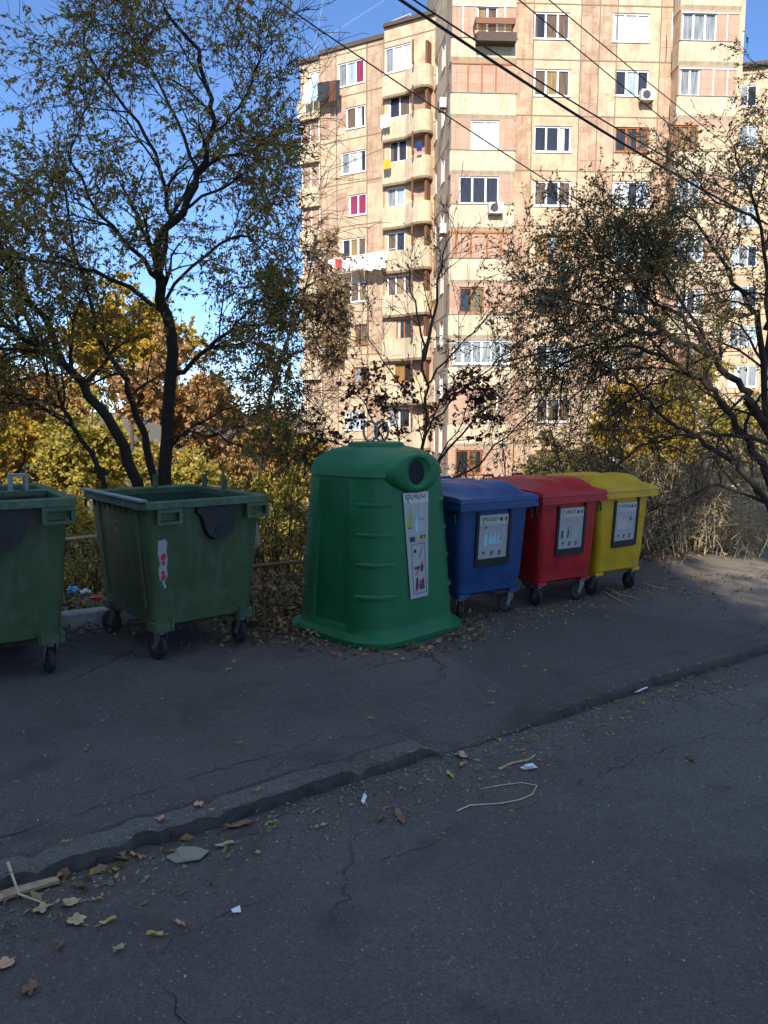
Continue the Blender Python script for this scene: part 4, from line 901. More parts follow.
# ------------------------------------------------------------------ low kerb, railing behind the containers
b = MB(); pA, pB = Vector((-4.6, 6.02, 0)), Vector((-2.30, 7.32, 0)); d = (pB - pA).normalized(); n_ = Vector((-d.y, d.x, 0)); Lk = (pB - pA).length
for i in range(3):
    a = Lk / 3 * i; c = Lk / 3 * (i + 1) - .012
    b = MB(); b.loft([[pA + d * q + n_ * o_ + Vector((0, 0, z)) for q, o_, z in ((x_, 0, -.1), (x_, 0, .13 + .01 * i), (x_, .02, .145 + .01 * i), (x_, .13, .15 + .01 * i), (x_, .15, -.1))] for x_ in (a, c)])
    props(b.build('kerb_block', M['conc']), ['concrete kerb block at the left edge behind the left container', 'concrete kerb block directly behind the left green container', 'concrete kerb block seen between the two open green containers'][i], 'kerb block', 'concrete kerb blocks')
rl = empty('pipe_railing', (-4, 7.6, 0), 0, 'low bent pipe railing in the bushes behind the green containers', 'railing')
def rp(p): return Vector(p) - Vector((-4, 7.6, 0))
b = MB(); b.tube([rp((-5, 7.2, .73)), rp((-3.4, 8.0, .70)), rp((-2.2, 8.6, .74))], .02, 7); b.build('top_rail', M['wood'], rl)
b = MB(); b.tube([rp((-2.4, 8.3, .27)), rp((-1.0, 8.9, .30)), rp((0, 9.5, .28))], .022, 7); b.build('lower_rail', M['rust'], rl)
for i in range(5):
    b = MB(); x = -4.6 + i * 1.05; y = 7.4 + i * .52; b.tube([rp((x, y, -.4)), rp((x, y, .72 if i < 3 else .30))], .018, 6); b.build('post', M['rust'], rl)

# ------------------------------------------------------------------ trees
rnd = random.Random(11)
def rv(): return Vector((rnd.gauss(0, 1), rnd.gauss(0, 1), rnd.gauss(0, 1)))
def add_leaves(mb_arrays, P, D_, ln, wd):
    mb_arrays.append((np.array(P, dtype=np.float32), np.array(D_, dtype=np.float32), ln, wd))
def leaf_mesh(name, arrs, mat, parent, origin, seed=1):
    rs = np.random.RandomState(seed); VV = []; n0 = 0
    for P, D_, ln, wd in arrs:
        n = len(P)
        if n == 0: continue
        D_ = D_ / (np.linalg.norm(D_, axis=1, keepdims=True) + 1e-9)
        r = rs.normal(size=(n, 3)); S = np.cross(D_, r); S /= (np.linalg.norm(S, axis=1, keepdims=True) + 1e-9)
        Nn = np.cross(S, D_)
        L = ln * (.6 + .8 * rs.rand(n, 1)); W_ = wd * (.6 + .8 * rs.rand(n, 1))
        a = P; t1 = P + D_ * L * .45 + S * W_ * .5 + Nn * W_ * .25; t2 = P + D_ * L - Nn * L * .12; t3 = P + D_ * L * .45 - S * W_ * .5 + Nn * W_ * .25
        VV.append(np.stack([a, t1, t2, t3], 1).reshape(-1, 3)); n0 += n
    V = np.concatenate(VV) - np.array(origin, dtype=np.float32)
    me = bpy.data.meshes.new(name); me.vertices.add(n0 * 4); me.vertices.foreach_set('co', V.astype(np.float32).ravel())
    me.loops.add(n0 * 4); me.loops.foreach_set('vertex_index', np.arange(n0 * 4, dtype=np.int32))
    me.polygons.add(n0); me.polygons.foreach_set('loop_start', np.arange(0, n0 * 4, 4, dtype=np.int32)); me.polygons.foreach_set('loop_total', np.full(n0, 4, dtype=np.int32))
    me.materials.append(mat); me.update(calc_edges=True); me.validate()
    o = bpy.data.objects.new(name, me); COL.objects.link(o)
    if parent: o.parent = parent
    return o
def interp(P, Rr, t):
    n = len(P) - 1; f_ = t * n; i = min(int(f_), n - 1); f_ -= i
    return P[i].lerp(P[i + 1], f_), Rr[i] + (Rr[i + 1] - Rr[i]) * f_, (P[i + 1] - P[i]).normalized()
def smoothpoly(P, k=3, amp=.03):
    out = []
    for i in range(len(P) - 1):
        p0 = P[max(i - 1, 0)]; p1 = P[i]; p2 = P[i + 1]; p3 = P[min(i + 2, len(P) - 1)]
        for j in range(k):
            t = j / k; q = .5 * ((2 * p1) + (p2 - p0) * t + (2 * p0 - 5 * p1 + 4 * p2 - p3) * t * t + (3 * p1 - p0 - 3 * p2 + p3) * t ** 3)
            out.append(q + rv() * amp * (1 if i + j else 0))
    out.append(P[-1]); return out
def branch(mb, twigs, P, Rr, lv, prm, base=False):
    """grow children along the limb P; twigs collects the last level"""
    n, L, ang, droop, jit = prm['n'][lv], prm['L'][lv], prm['ang'], prm['droop'], prm['jit']
    t0 = prm.get('t0', .3) if base and len(P) > 4 else .12
    for i in range(n):
        t = t0 + (1 - t0) * (i + rnd.random()) / n
        p, r, d = interp(P, Rr, min(t, .999))
        side = d.cross(rv()).normalized(); a = R(ang) * rnd.uniform(.55, 1.4)
        v = (d * math.cos(a) + side * math.sin(a) + prm['bias'] * rnd.uniform(.3, 1.0)).normalized()
        l = L * rnd.uniform(.55, 1.25) * (1.15 - .55 * t if base else 1); k = prm['seg'][lv]; Q = [p]; c = v.copy()
        for s in range(k):
            c = (c + rv() * jit + Vector((0, 0, -droop * (s + 1) / k))).normalized(); Q.append(Q[-1] + c * l / k)
        r0 = max(min(r * .62, prm['rmax'][lv]), prm['rmin']); RR = [max(r0 * (1 - .8 * s / k), prm['rmin'] * .7) for s in range(k + 1)]
        last = lv == len(prm['n']) - 1
        mb[1 if last else 0].tube(Q, RR, 3 if last else 4, cap=False)
        if last: twigs.append(Q)
        else: branch(mb, twigs, Q, RR, lv + 1, prm)
    if base or lv: twigs.append(P[-3:])
def make_tree(name, label, base, stems, prm, bark, leaf, ln, wd, per, group=None, seed=1, twigmat=None, leafdroop=.35, sel=None, cat='tree', sparse=1.0):
    rnd.seed(seed); t = empty(name, base, 0, label, cat, group); O = Vector(base)
    A, B = MB(), MB(); twigs = []
    for pts, r0, r1 in stems:
        r0 *= prm.get('thin', 1); P = smoothpoly([Vector(p) for p in pts], 3, prm.get('wob', .02)); n = len(P); RR = [r0 + (r1 - r0) * (i / (n - 1)) ** .8 for i in range(n)]
        A.tube(P, RR, 8, cap=True); branch((A, B), twigs, P, RR, 0, prm, True)
    for m_ in (A, B): m_.v = [tuple(Vector(v) - O) for v in m_.v]
    tr = A.build('trunk', bark, t); 
    P, D_ = [], []
    for Q in twigs:
        if sel and not sel(Q[0]): continue
        if rnd.random() > sparse: continue
        for _ in range(per):
            f_ = rnd.random() ** .7 * (len(Q) - 1); i = min(int(f_), len(Q) - 2); p = Q[i].lerp(Q[i + 1], f_ - i); dd = (Q[i + 1] - Q[i]).normalized()
            v = dd + rv() * .7 + Vector((0, 0, -leafdroop)); P.append(tuple(p + rv() * .012)); D_.append(tuple(v))
    if B.v:
        if P:
            o = leaf_mesh('crown', [(np.array(P), np.array(D_), ln, wd)], leaf, t, base, seed)
            B.build('twigs', twigmat or bark, o)
        else: B.build('twigs', twigmat or bark, t)
    return t, len(P)

L_olive = leafmat('leaf_olive_brown', [(.22, .18, .05), (.32, .25, .055), (.38, .26, .06), (.15, .15, .04), (.46, .32, .07), (.30, .17, .055)], .5)
L_dark = leafmat('leaf_dark_olive', [(.13, .12, .04), (.19, .16, .05), (.28, .19, .07), (.13, .12, .045), (.34, .24, .10)], .4)
L_up = leafmat('leaf_olive_tan', [(.16, .13, .05), (.24, .18, .07), (.32, .22, .10), (.14, .12, .05), (.38, .27, .12)], .4)
L_yel = leafmat('leaf_yellow', [(.45, .30, .03), (.55, .38, .05), (.30, .27, .04), (.50, .26, .03)], .4)
L_org = leafmat('leaf_orange', [(.48, .25, .10), (.55, .34, .14), (.44, .22, .11), (.52, .38, .13)], .45)
L_grn = leafmat('leaf_yellow_green', [(.36, .30, .05), (.46, .36, .06), (.24, .22, .04), (.50, .36, .09)], .4)
L_dry = leafmat('leaf_dry_tan', [(.34, .25, .12), (.44, .33, .16), (.25, .18, .08), (.30, .26, .09)], .4)
L_red = leafmat('leaf_dark_red_brown', [(.12, .045, .028), (.18, .07, .035), (.24, .10, .05), (.08, .03, .02)], .3)
L_gry = leafmat('leaf_grey_brown', [(.34, .23, .14), (.44, .29, .17), (.26, .20, .10), (.48, .31, .14)], .45)

def st_(pts, Y0, Y1=None):
    n = len(pts); Y1 = Y0 if Y1 is None else Y1
    return [atY(x, y, Y0 + (Y1 - Y0) * i / (n - 1)) for i, (x, y) in enumerate(pts)]
prm1 = dict(n=[9, 7, 5], L=[1.3, .75, .38], ang=44, droop=.10, jit=.16, bias=Vector((0, 0, .30)), seg=[6, 5, 4], rmax=[.03, .012, .005], rmin=.0038, t0=.34, thin=.78)
bl = atY(150, 500, 9.8)
stems = [
 (st_([(165, 530), (165, 480), (167, 438), (171, 372), (165, 313), (160, 280), (158, 273), (160, 238), (180, 213), (199, 172), (213, 133), (211, 98), (195, 51), (164, 8)], 9.8, 9.2), .125, .018),
 (st_([(150, 540), (137, 483), (117, 431), (90, 394), (69, 369), (54, 358), (23, 336), (-20, 312), (-90, 280)], 9.8, 8.6), .115, .02),
 (st_([(62, 362), (48, 323), (29, 298), (5, 255), (-30, 205)], 9.3, 9.6), .07, .015),
 (st_([(158, 530), (152, 477), (142, 433), (131, 390), (117, 365), (100, 342), (88, 300), (75, 250), (66, 190)], 10.0, 10.6), .085, .014),
 (st_([(120, 530), (108, 488), (89, 452), (71, 425), (62, 402), (50, 379), (42, 355), (20, 300)], 9.5, 9.0), .055, .012),
 (st_([(69, 425), (37, 408), (-10, 399), (-60, 400)], 9.3, 8.8), .028, .008), (st_([(62, 407), (30, 398), (-10, 389)], 9.3, 9.2), .024, .007),
 (st_([(160, 285), (168, 230), (168, 211), (162, 172), (137, 121), (100, 74), (84, 31)], 9.6, 9.9), .05, .012),
 (st_([(171, 378), (188, 366), (208, 349), (233, 328), (262, 325), (285, 318)], 9.7, 9.4), .05, .010),
 (st_([(160, 280), (140, 255), (110, 225), (88, 195), (68, 150)], 9.6, 9.0), .045, .010),
 (st_([(213, 133), (232, 112), (250, 90), (262, 45)], 9.4, 9.2), .022, .007), (st_([(199, 172), (175, 120), (150, 70), (120, 20)], 9.4, 9.9), .03, .009),
 (st_([(180, 213), (220, 190), (245, 172), (258, 160)], 9.5, 9.2), .028, .007), (st_([(166, 300), (205, 255), (240, 238), (262, 245), (275, 270)], 9.7, 9.4), .03, .006),
 (st_([(165, 313), (110, 280), (60, 262), (0, 258), (-50, 240)], 9.7, 9.1), .04, .010),
 (st_([(167, 440), (190, 432), (217, 438), (258, 452), (306, 459)], 9.7, 9.3), .028, .006), (st_([(160, 460), (195, 425), (240, 405), (285, 410)], 9.8, 9.6), .022, .006),
 (st_([(206, 350), (250, 345), (290, 365), (300, 400)], 9.5, 9.2), .02, .006)]
n1 = make_tree('leaning_tree', 'large many-stemmed tree with thin olive brown leaves behind the open green containers', (bl.x, bl.y, -1.2), stems, prm1, M['bark'], L_olive, .060, .024, 10, seed=5, leafdroop=.6, sel=lambda p: p.x < -.118 * p.y and (p.z < 5.2 or rnd.random() < .62))[1]
# tree seen in front of the wing's left edge, out in the sun
prmL = dict(n=[7, 5, 4], L=[.8, .45, .3], ang=48, droop=.22, jit=.18, bias=Vector((0, 0, .05)), seg=[5, 5, 4], rmax=[.03, .015, .008], rmin=.007, t0=.4)
stems = [(st_([(262, 470), (270, 400), (285, 350), (306, 290), (315, 235)], 22), .09, .02), (st_([(280, 360), (303, 350), (320, 335), (338, 345)], 22, 21.5), .05, .015), (st_([(290, 300), (318, 280), (332, 285)], 22, 21.5), .05, .015),
         (st_([(280, 330), (308, 318), (330, 310)], 22, 21.5), .05, .015)]
make_tree('slender_tree', 'slender tree with drooping grey brown leaves against the left edge of the wing', (atY(262, 470, 22).x, 22, -6.5), stems, prmL, M['bark'], L_gry, .12, .045, 12, seed=9, leafdroop=.7)
# low tree left of the frame edge filling the left margin
# right-hand tree: arching limbs from the right
prm2 = dict(n=[9, 6, 4], L=[.95, .6, .34], ang=46, droop=.12, jit=.17, bias=Vector((0, 0, .28)), seg=[6, 5, 4], rmax=[.025, .011, .005], rmin=.0036, t0=.25, thin=.68)
br_ = atY(800, 560, 10.6)
A2 = [
 (st_([(815, 600), (800, 520), (783, 460), (765, 425), (749, 401), (744, 388), (722, 367), (704, 350), (676, 340), (649, 334), (622, 337), (592, 350), (560, 368), (515, 402)], 10.6, 9.8), .12, .008),
 (st_([(805, 590), (768, 478), (753, 450), (738, 425), (718, 400), (700, 380), (676, 365), (650, 352), (610, 345), (560, 352), (505, 362)], 10.4, 9.4), .10, .008),
 (st_([(795, 540), (768, 505), (741, 468), (726, 458), (704, 444), (685, 431), (659, 413), (640, 394), (612, 372), (580, 352)], 10.2, 9.4), .075, .010),
 (st_([(800, 480), (768, 442), (741, 437), (714, 435), (685, 435), (659, 438), (640, 447), (622, 462), (606, 480)], 10.3, 9.2), .05, .012),
 (st_([(800, 520), (768, 505), (734, 491), (708, 485), (689, 500), (648, 512)], 10.4, 9.9), .045, .010),
 (st_([(704, 350), (690, 325), (655, 300), (620, 270), (595, 240), (585, 215)], 10.2, 9.9), .045, .010),
 (st_([(676, 340), (640, 315), (600, 305), (560, 300), (530, 290)], 10.1, 9.6), .035, .008),
 (st_([(720, 365), (700, 330), (665, 275), (650, 240), (640, 215)], 10.2, 9.9), .04, .010),
 (st_([(650, 335), (615, 322), (580, 322), (540, 335), (510, 350)], 10.0, 9.5), .025, .006),
 (st_([(640, 325), (615, 290), (600, 270), (590, 262)], 10.1, 9.8), .02, .006), (st_([(660, 330), (640, 300), (632, 275), (625, 255)], 10.1, 9.9), .02, .006), (st_([(690, 340), (665, 310), (650, 285), (645, 262)], 10.2, 10), .02, .006),
 (st_([(733, 415), (712, 388), (695, 375), (676, 375), (652, 386), (633, 399), (611, 418), (590, 450)], 10.2, 9.6), .035, .006),
 (st_([(700, 380), (660, 365), (610, 372), (570, 400), (545, 440)], 10.1, 9.7), .022, .005),
 (st_([(660, 345), (620, 360), (590, 390), (570, 430)], 10.1, 9.8), .016, .005)]
make_tree('arching_tree', 'dark arching tree whose limbs reach from the right edge across the facade', (br_.x, br_.y, -.4), A2, prm2, M['bark'], L_dark, .048, .021, 8, seed=21,
          sel=lambda p: p.z > CAMH + .62 - .22 * max(0, 3.2 - p.x) + rnd.uniform(-.25, .35))
stems = [(st_([(790, 620), (772, 450), (757, 330), (750, 304), (728, 272), (706, 239), (680, 205)], 11.6, 11.2), .10, .012), (st_([(765, 400), (768, 330), (765, 250), (748, 190), (735, 150)], 11.6), .07, .012),
         (st_([(765, 330), (790, 260), (800, 180), (790, 90)], 11.7), .06, .014), (st_([(757, 300), (735, 290), (700, 296), (670, 300), (640, 285)], 11.5, 11.1), .03, .008), (st_([(765, 250), (750, 215), (715, 200), (690, 170)], 11.5, 11.2), .03, .008),
         (st_([(768, 380), (740, 350), (700, 335), (665, 350)], 11.6, 11.2), .03, .008)]
prm2b = dict(prm2); prm2b.update(n=[9, 6, 4], L=[1.1, .6, .34])
# fine drooping twigs below the arches
rnd.seed(55); hang = []
for _ in range(64):
    src = A2[rnd.choice([0, 0, 1, 1, 2, 9, 10])][0]; q = rnd.uniform(.35, .98) * (len(src) - 1); i = min(int(q), len(src) - 2); p0 = src[i].lerp(src[i + 1], q - i)
    l = rnd.uniform(.5, 1.15); dx = -rnd.uniform(.25, .75) * l; hang.append(([p0, p0 + Vector((dx * .5, rnd.uniform(-.15, .1), -.10 * l)), p0 + Vector((dx * .85, rnd.uniform(-.2, .1), -.45 * l)), p0 + Vector((dx, rnd.uniform(-.25, .1), -l))], .008, .003))
make_tree('drooping_tree', 'leafless drooping twigs hanging from the dark arches above the yellow bin', (br_.x + .1, br_.y + .1, -.4), [(st_([(822, 600), (806, 520), (786, 460), (760, 424), (744, 402)], 10.75, 10.5), .05, .02)] + hang, dict(prm2, n=[5, 3], L=[.42, .2], bias=Vector((0, 0, -.2)), droop=.3, seg=[4, 3], rmax=[.005, .0036], rmin=.003, thin=1), M['bark'], L_dark, .035, .015, 1, seed=56, sparse=.4)
make_tree('upright_tree', 'upright olive leaved tree at the right edge, reaching above the far block', (atY(790, 600, 11.6).x, 11.6, -.8), stems, prm2b, M['bark'], L_up, .050, .022, 8, seed=31)
# small bare tree behind the bell
prm3 = dict(n=[6, 4, 3], L=[.9, .5, .28], ang=38, droop=-.02, jit=.12, bias=Vector((0, 0, .25)), seg=[6, 4, 3], rmax=[.016, .008, .005], rmin=.0045, t0=.25)
bt3 = atY(418, 520, 11.5)
stems = [(st_([(418, 560), (420, 480), (423, 450), (427, 400), (424, 357), (418, 323), (413, 292), (405, 262)], 11.5), .036, .008), (st_([(424, 360), (432, 323), (437, 292), (440, 267), (452, 235)], 11.5, 11.3), .03, .008),
         (st_([(426, 385), (445, 360), (477, 329), (500, 305)], 11.5, 11.2), .02, .006), (st_([(424, 430), (440, 412), (470, 385), (500, 360), (520, 340)], 11.5, 11.9), .02, .006),
         (st_([(426, 410), (400, 385), (375, 350), (368, 320)], 11.5, 11.8), .016, .005), (st_([(437, 470), (455, 440), (480, 415), (512, 390), (530, 365)], 11.3, 11.0), .022, .006), (st_([(450, 480), (478, 462), (510, 435), (545, 395), (570, 360)], 11.2, 10.8), .018, .005)]
make_tree('bare_sapling', 'thin nearly bare young tree standing behind the green bell container', (bt3.x, bt3.y, -.9), stems, prm3, M['barkg'], L_dry, .05, .03, 2, seed=41, sparse=.6)
# shrub with dark red brown leaves low behind the bell
prm4 = dict(n=[6, 5], L=[.62, .33], ang=42, droop=.0, jit=.2, bias=Vector((0, 0, .15)), seg=[5, 4], rmax=[.011, .006], rmin=.004, t0=.35)
b4 = atY(410, 560, 10.6)
stems = [(st_([(410, 580), (405, 480), (385, 440), (365, 405), (350, 392)], 10.6, 10.4), .02, .005), (st_([(405, 480), (375, 455), (345, 445), (325, 440)], 10.5, 10.3), .014, .005), (st_([(410, 500), (425, 440), (440, 400), (455, 385)], 10.6), .018, .005),
         (st_([(415, 490), (440, 455), (462, 420), (470, 395)], 10.6), .014, .005), (st_([(405, 470), (398, 430), (392, 400)], 10.6), .012, .004)]
make_tree('red_leaved_shrub', 'low shrub with dark red brown leaves above the green bell container', (b4.x, b4.y, -.8), stems, prm4, M['bark'], L_red, .07, .055, 7, seed=43, leafdroop=.6, cat='shrub')

# ------------------------------------------------------------------ background autumn trees
def bgtree(px, py, Y, hpx, leaf, label, seed, name='autumn_tree', wpx=None, per=10, ln=.16, bark=None, group='autumn trees on the slope below', bare=False):
    """crown centred on the pixel, hpx tall"""
    rnd.seed(seed); c = atY(px, py, Y); H = hpx * Y / F; Wd = (wpx or hpx) * Y / F; g0 = terr(c.x, Y) ; g0 = min(g0, c.z - H * .6)
    top = c.z + H * .42; base = Vector((c.x + rnd.uniform(-.5, .5), Y, g0 - .3)); stems = []; fork = Vector((c.x, Y, max(g0 + 1, c.z - H * .45)))
    stems.append(([base, base.lerp(fork, .5) + rv() * .1, fork, Vector((c.x + rnd.uniform(-.2, .2) * Wd, Y, top))], .09 + .016 * H, .03))
    for k in range(6):
        a = k * 1.05 + rnd.random(); e = Vector((c.x + math.cos(a) * Wd * .36, Y + math.sin(a) * Wd * .36, c.z + H * rnd.uniform(-.18, .30)))
        s = fork.lerp(Vector((c.x, Y, top)), rnd.uniform(0, .4)); stems.append(([s, s.lerp(e, .5) + Vector((0, 0, -.04 * H)), e], .05 + .006 * H, .02))
    sc = H / 6
    prm = dict(n=[6, 6, 4], L=[1.5 * sc, .85 * sc, .5 * sc], ang=50, droop=.05, jit=.2, bias=Vector((0, 0, .15)), seg=[4, 3, 2], rmax=[.04, .02, .012], rmin=.010, t0=.35, wob=.05)
    return make_tree(name, label, tuple(base), stems, prm, bark or M['barkg'], leaf, ln, ln * .75, per, group, seed, sparse=.45 if bare else 1)
BG = [
 (128, 330, 30, 120, L_yel, 'bright yellow tree behind the main stem of the leaning tree', None),
 (172, 392, 27, 120, L_org, 'orange tree right behind the forked stems of the leaning tree', None),
 (35, 400, 34, 110, L_org, 'pinkish orange tree far left beyond the leaning stems', None),
 (12, 455, 26, 110, L_yel, 'yellow tree low at the left edge above the left container', None),
 (85, 455, 24, 110, L_grn, 'yellow green tree between the leaning stems above the containers', None),
 (232, 455, 28, 100, L_org, 'orange tree just left of the bell container, behind the low branch', None),
 (285, 470, 34, 95, L_yel, 'golden tree beside the lower corner of the wing', None),
 (262, 520, 20, 110, L_grn, 'green yellow tree low between the container and the bell', None),
 (190, 500, 22, 120, L_grn, 'olive tree hidden behind the second open container', None),
 (80, 540, 18, 110, L_yel, 'yellow low tree seen between the two open containers', None),
 (560, 470, 24, 70, L_dry, 'tan leaved tree above the lids of the red and yellow bins', None),
 (640, 440, 26, 120, L_yel, 'yellow olive tree behind the lower arching limbs', None),
 (700, 420, 28, 130, L_grn, 'olive green tree behind the crossing limbs at the right', None),
 (760, 470, 22, 130, L_dry, 'tan tree at the right edge behind the thick limb', None),
 (665, 520, 18, 110, L_dry, 'dry tan tree low behind the yellow bin', None),
 (-70, 420, 28, 200, L_org, 'orange tree outside the left edge', None),
]
for i, (x, y, Y, h, lf, lb, _) in enumerate(BG):
    Y = Y * 1.25 if Y > 18.5 else Y
    bgtree(x, y, Y, h, lf, lb, 100 + i, per=9 if Y > 25 else 10, ln=.0062 * Y if Y > 18 else .12)
# distant wood on the valley floor and slopes
rs = np.random.RandomState(3); P = []; D_ = []
for _ in range(900):
    a = rs.uniform(-.75, .2); r = rs.uniform(60, 420); x = r * math.sin(a); y = r * math.cos(a); z0 = terr(x, y); hh_ = rs.uniform(4, 11); R_ = rs.uniform(2.5, 5.5)
    for k in range(70):
        d = rs.normal(size=3); d /= np.linalg.norm(d); q = rs.rand() ** .4; P.append((x + d[0] * R_ * q, y + d[1] * R_ * q, z0 + hh_ * .6 + d[2] * hh_ * .55 * q)); D_.append(tuple(rs.normal(size=3)))
o = leaf_mesh('distant_wood', [(np.array(P), np.array(D_), 1.5, 1.3)], leafmat('distant_foliage', [(.16, .13, .05), (.28, .17, .07), (.12, .13, .05), (.30, .22, .09), (.10, .11, .05)], .2), None, (0, 0, 0), 4); o['kind'] = 'stuff'
# ------------------------------------------------------------------ brush on the edge of the slope
def brush(px, py, Y, wd, ht, n, label, leaf, twm, seed, per=3, ln=.05, arch_=.5, lvn=(5, 4), name='dry_bush', cat='bush'):
    rnd.seed(seed); c = gnd(px, py) if Y is None else Vector((atY(px, py, Y).x, Y, 0)); z0 = terr(c.x, c.y); stems = []
    for _ in range(n):
        a = rnd.uniform(0, 2 * math.pi); rr = rnd.random() * wd * .4; s = Vector((c.x + rr * math.cos(a), c.y + rr * math.sin(a) * .6, z0 - .05)); h = ht * rnd.uniform(.5, 1.1); q = rnd.uniform(.2, .8) * wd * .7
        e = s + Vector((math.cos(a) * q, math.sin(a) * q * .6, h * rnd.uniform(.55, 1))); m1 = s + (e - s) * .35 + Vector((0, 0, h * .3)); m2 = s + (e - s) * .75 + Vector((0, 0, h * .25)); stems.append(([s, m1, m2, e + Vector((0, 0, -h * arch_ * rnd.random()))], .011, .004))
    prm = dict(n=list(lvn), L=[.42 * ht, .22 * ht], ang=50, droop=.25, jit=.22, bias=Vector((0, 0, .0)), seg=[4, 3], rmax=[.006, .004], rmin=.0035, t0=.15, wob=.02)
    return make_tree(name, label, (c.x, c.y, z0), stems, prm, twm, leaf, ln, ln * .6, per, 'brush along the slope edge', seed, cat=cat, sparse=.8)
brush(690, 560, 11.3, 1.8, 1.9, 44, 'tangled dry bush with pale twigs right of the yellow bin', L_dry, M['dry'], 201, 3)
brush(745, 560, 12.2, 1.9, 1.8, 38, 'dry grassy bush near the right edge behind the sunlit ground', L_dry, M['dry'], 202, 4)
brush(640, 560, 11.6, 1.5, 1.8, 30, 'brown bush directly behind the yellow bin', L_dry, M['barkg'], 203, 5)
brush(600, 560, 12.6, 1.8, 2.2, 22, 'tall thin olive bush behind the red and yellow bins', L_grn, M['barkg'], 204, 5)
brush(510, 560, 11.8, 1.6, 1.9, 18, 'sparse bush behind the blue bin', L_dry, M['barkg'], 205, 4)
brush(280, 560, 10.0, 1.3, 1.5, 24, 'yellow leaved bush between the second container and the bell', L_grn, M['barkg'], 206, 6)
brush(230, 560, 10.8, 1.6, 1.7, 22, 'bush behind the right rim of the second open container', L_yel, M['barkg'], 207, 5)
brush(85, 560, 9.6, 1.5, 1.4, 24, 'yellow bush in the gap between the two open containers', L_grn, M['barkg'], 208, 7)
brush(20, 560, 10.5, 1.8, 1.8, 20, 'bush rising behind the left container', L_grn, M['barkg'], 209, 6)
brush(140, 560, 11.4, 1.8, 2.0, 20, 'bush at the foot of the leaning tree', L_dry, M['barkg'], 210, 6)

# ------------------------------------------------------------------ litter and fallen leaves
def litter(name, region, n, mat, ln, wd, flat_=.25, lift=.012, seed=5):
    rs = np.random.RandomState(seed); P = []; D_ = []
    while len(P) < n:
        s, t = region(rs); p = xy(s, t); z = max(surf(p.x, p.y) if t < tb(s) else -9, terr(p.x, p.y)); P.append((p.x, p.y, z + lift * rs.rand() + .003)); D_.append((rs.normal(), rs.normal(), rs.normal() * flat_))
    o = leaf_mesh(name, [(np.array(P), np.array(D_), ln, wd)], mat, None, (0, 0, 0), seed); o['kind'] = 'stuff'; return o
L_lit = leafmat('leaf_litter_brown', [(.10, .055, .03), (.18, .11, .055), (.28, .18, .09), (.07, .045, .03), (.34, .20, .07)], .1)
L_grit = leafmat('grit_pale', [(.17, .16, .14), (.24, .20, .16), (.16, .11, .07), (.34, .32, .29), (.12, .11, .10)], 0)
def reg_edge(rs):
    s = rs.uniform(-4, 12); return s, tb(s) + abs(rs.normal()) * .9 - .12 - (rs.rand() ** 3) * .5
litter('leaf_litter', reg_edge, 16000, L_lit, .055, .035, .5, .06)
def reg_bell(rs):
    a = rs.uniform(0, 6.28); r = .72 + abs(rs.normal()) * .16; s, t = st(-.075 + 1.05 * r * math.cos(a), 7.2 + 1.05 * r * math.sin(a)); return s, t
litter('leaf_litter', reg_bell, 500, L_lit, .045, .03, .3, .02, 6)
def reg_bellL(rs): s, t = st(-1.0 + rs.normal() * .35, 7.45 + rs.normal() * .45); return s, t
litter('leaf_litter', reg_bellL, 1800, L_lit, .055, .035, .5, .06, 16)
def reg_row(rs):
    x = rs.uniform(.7, 3.6); s, t = st(x, 7.0 + (x - .7) * .76 + rs.normal() * .28 - .05); return s, t
litter('leaf_litter', reg_row, 600, L_dry, .035, .018, .2, .01, 7)
def reg_all(rs): return rs.uniform(-4, 7), rs.uniform(-2.6, 3.6)
def reg_near(rs): return rs.uniform(-2.5, 4), rs.uniform(-2.4, .9)
litter('grit', reg_near, 5200, L_grit, .0075, .006, .1, .001, 18)
litter('grit', reg_all, 3200, L_grit, .014, .010, .1, .002, 8)
def reg_kerb(rs): s = rs.uniform(-1.6, 4.5); return s, -abs(rs.normal()) * .22 + .02
litter('grit', reg_kerb, 1500, L_grit, .016, .009, .1, .002, 9)
litter('leaf_litter', reg_kerb, 330, L_dry, .042, .017, .25, .012, 12)
def reg_kl(rs): s = rs.uniform(-1.8, -.2); return s, -abs(rs.normal()) * .10 - .01
litter('leaf_litter', reg_kl, 60, L_lit, .06, .035, .4, .02, 17)
def reg_mid(rs): x, y = gnd(rs.normal(500, 70), rs.normal(775, 28), -.088).xy; return st(x, y)
litter('leaf_litter', reg_mid, 160, L_dry, .03, .010, .1, .003, 13)
def reg_right(rs): x = rs.uniform(3.2, 7); return st(x, 9.4 + .32 * (x - 3.4) - abs(rs.normal()) * .9)
litter('leaf_litter', reg_right, 500, L_lit, .035, .025, .3, .02, 14)

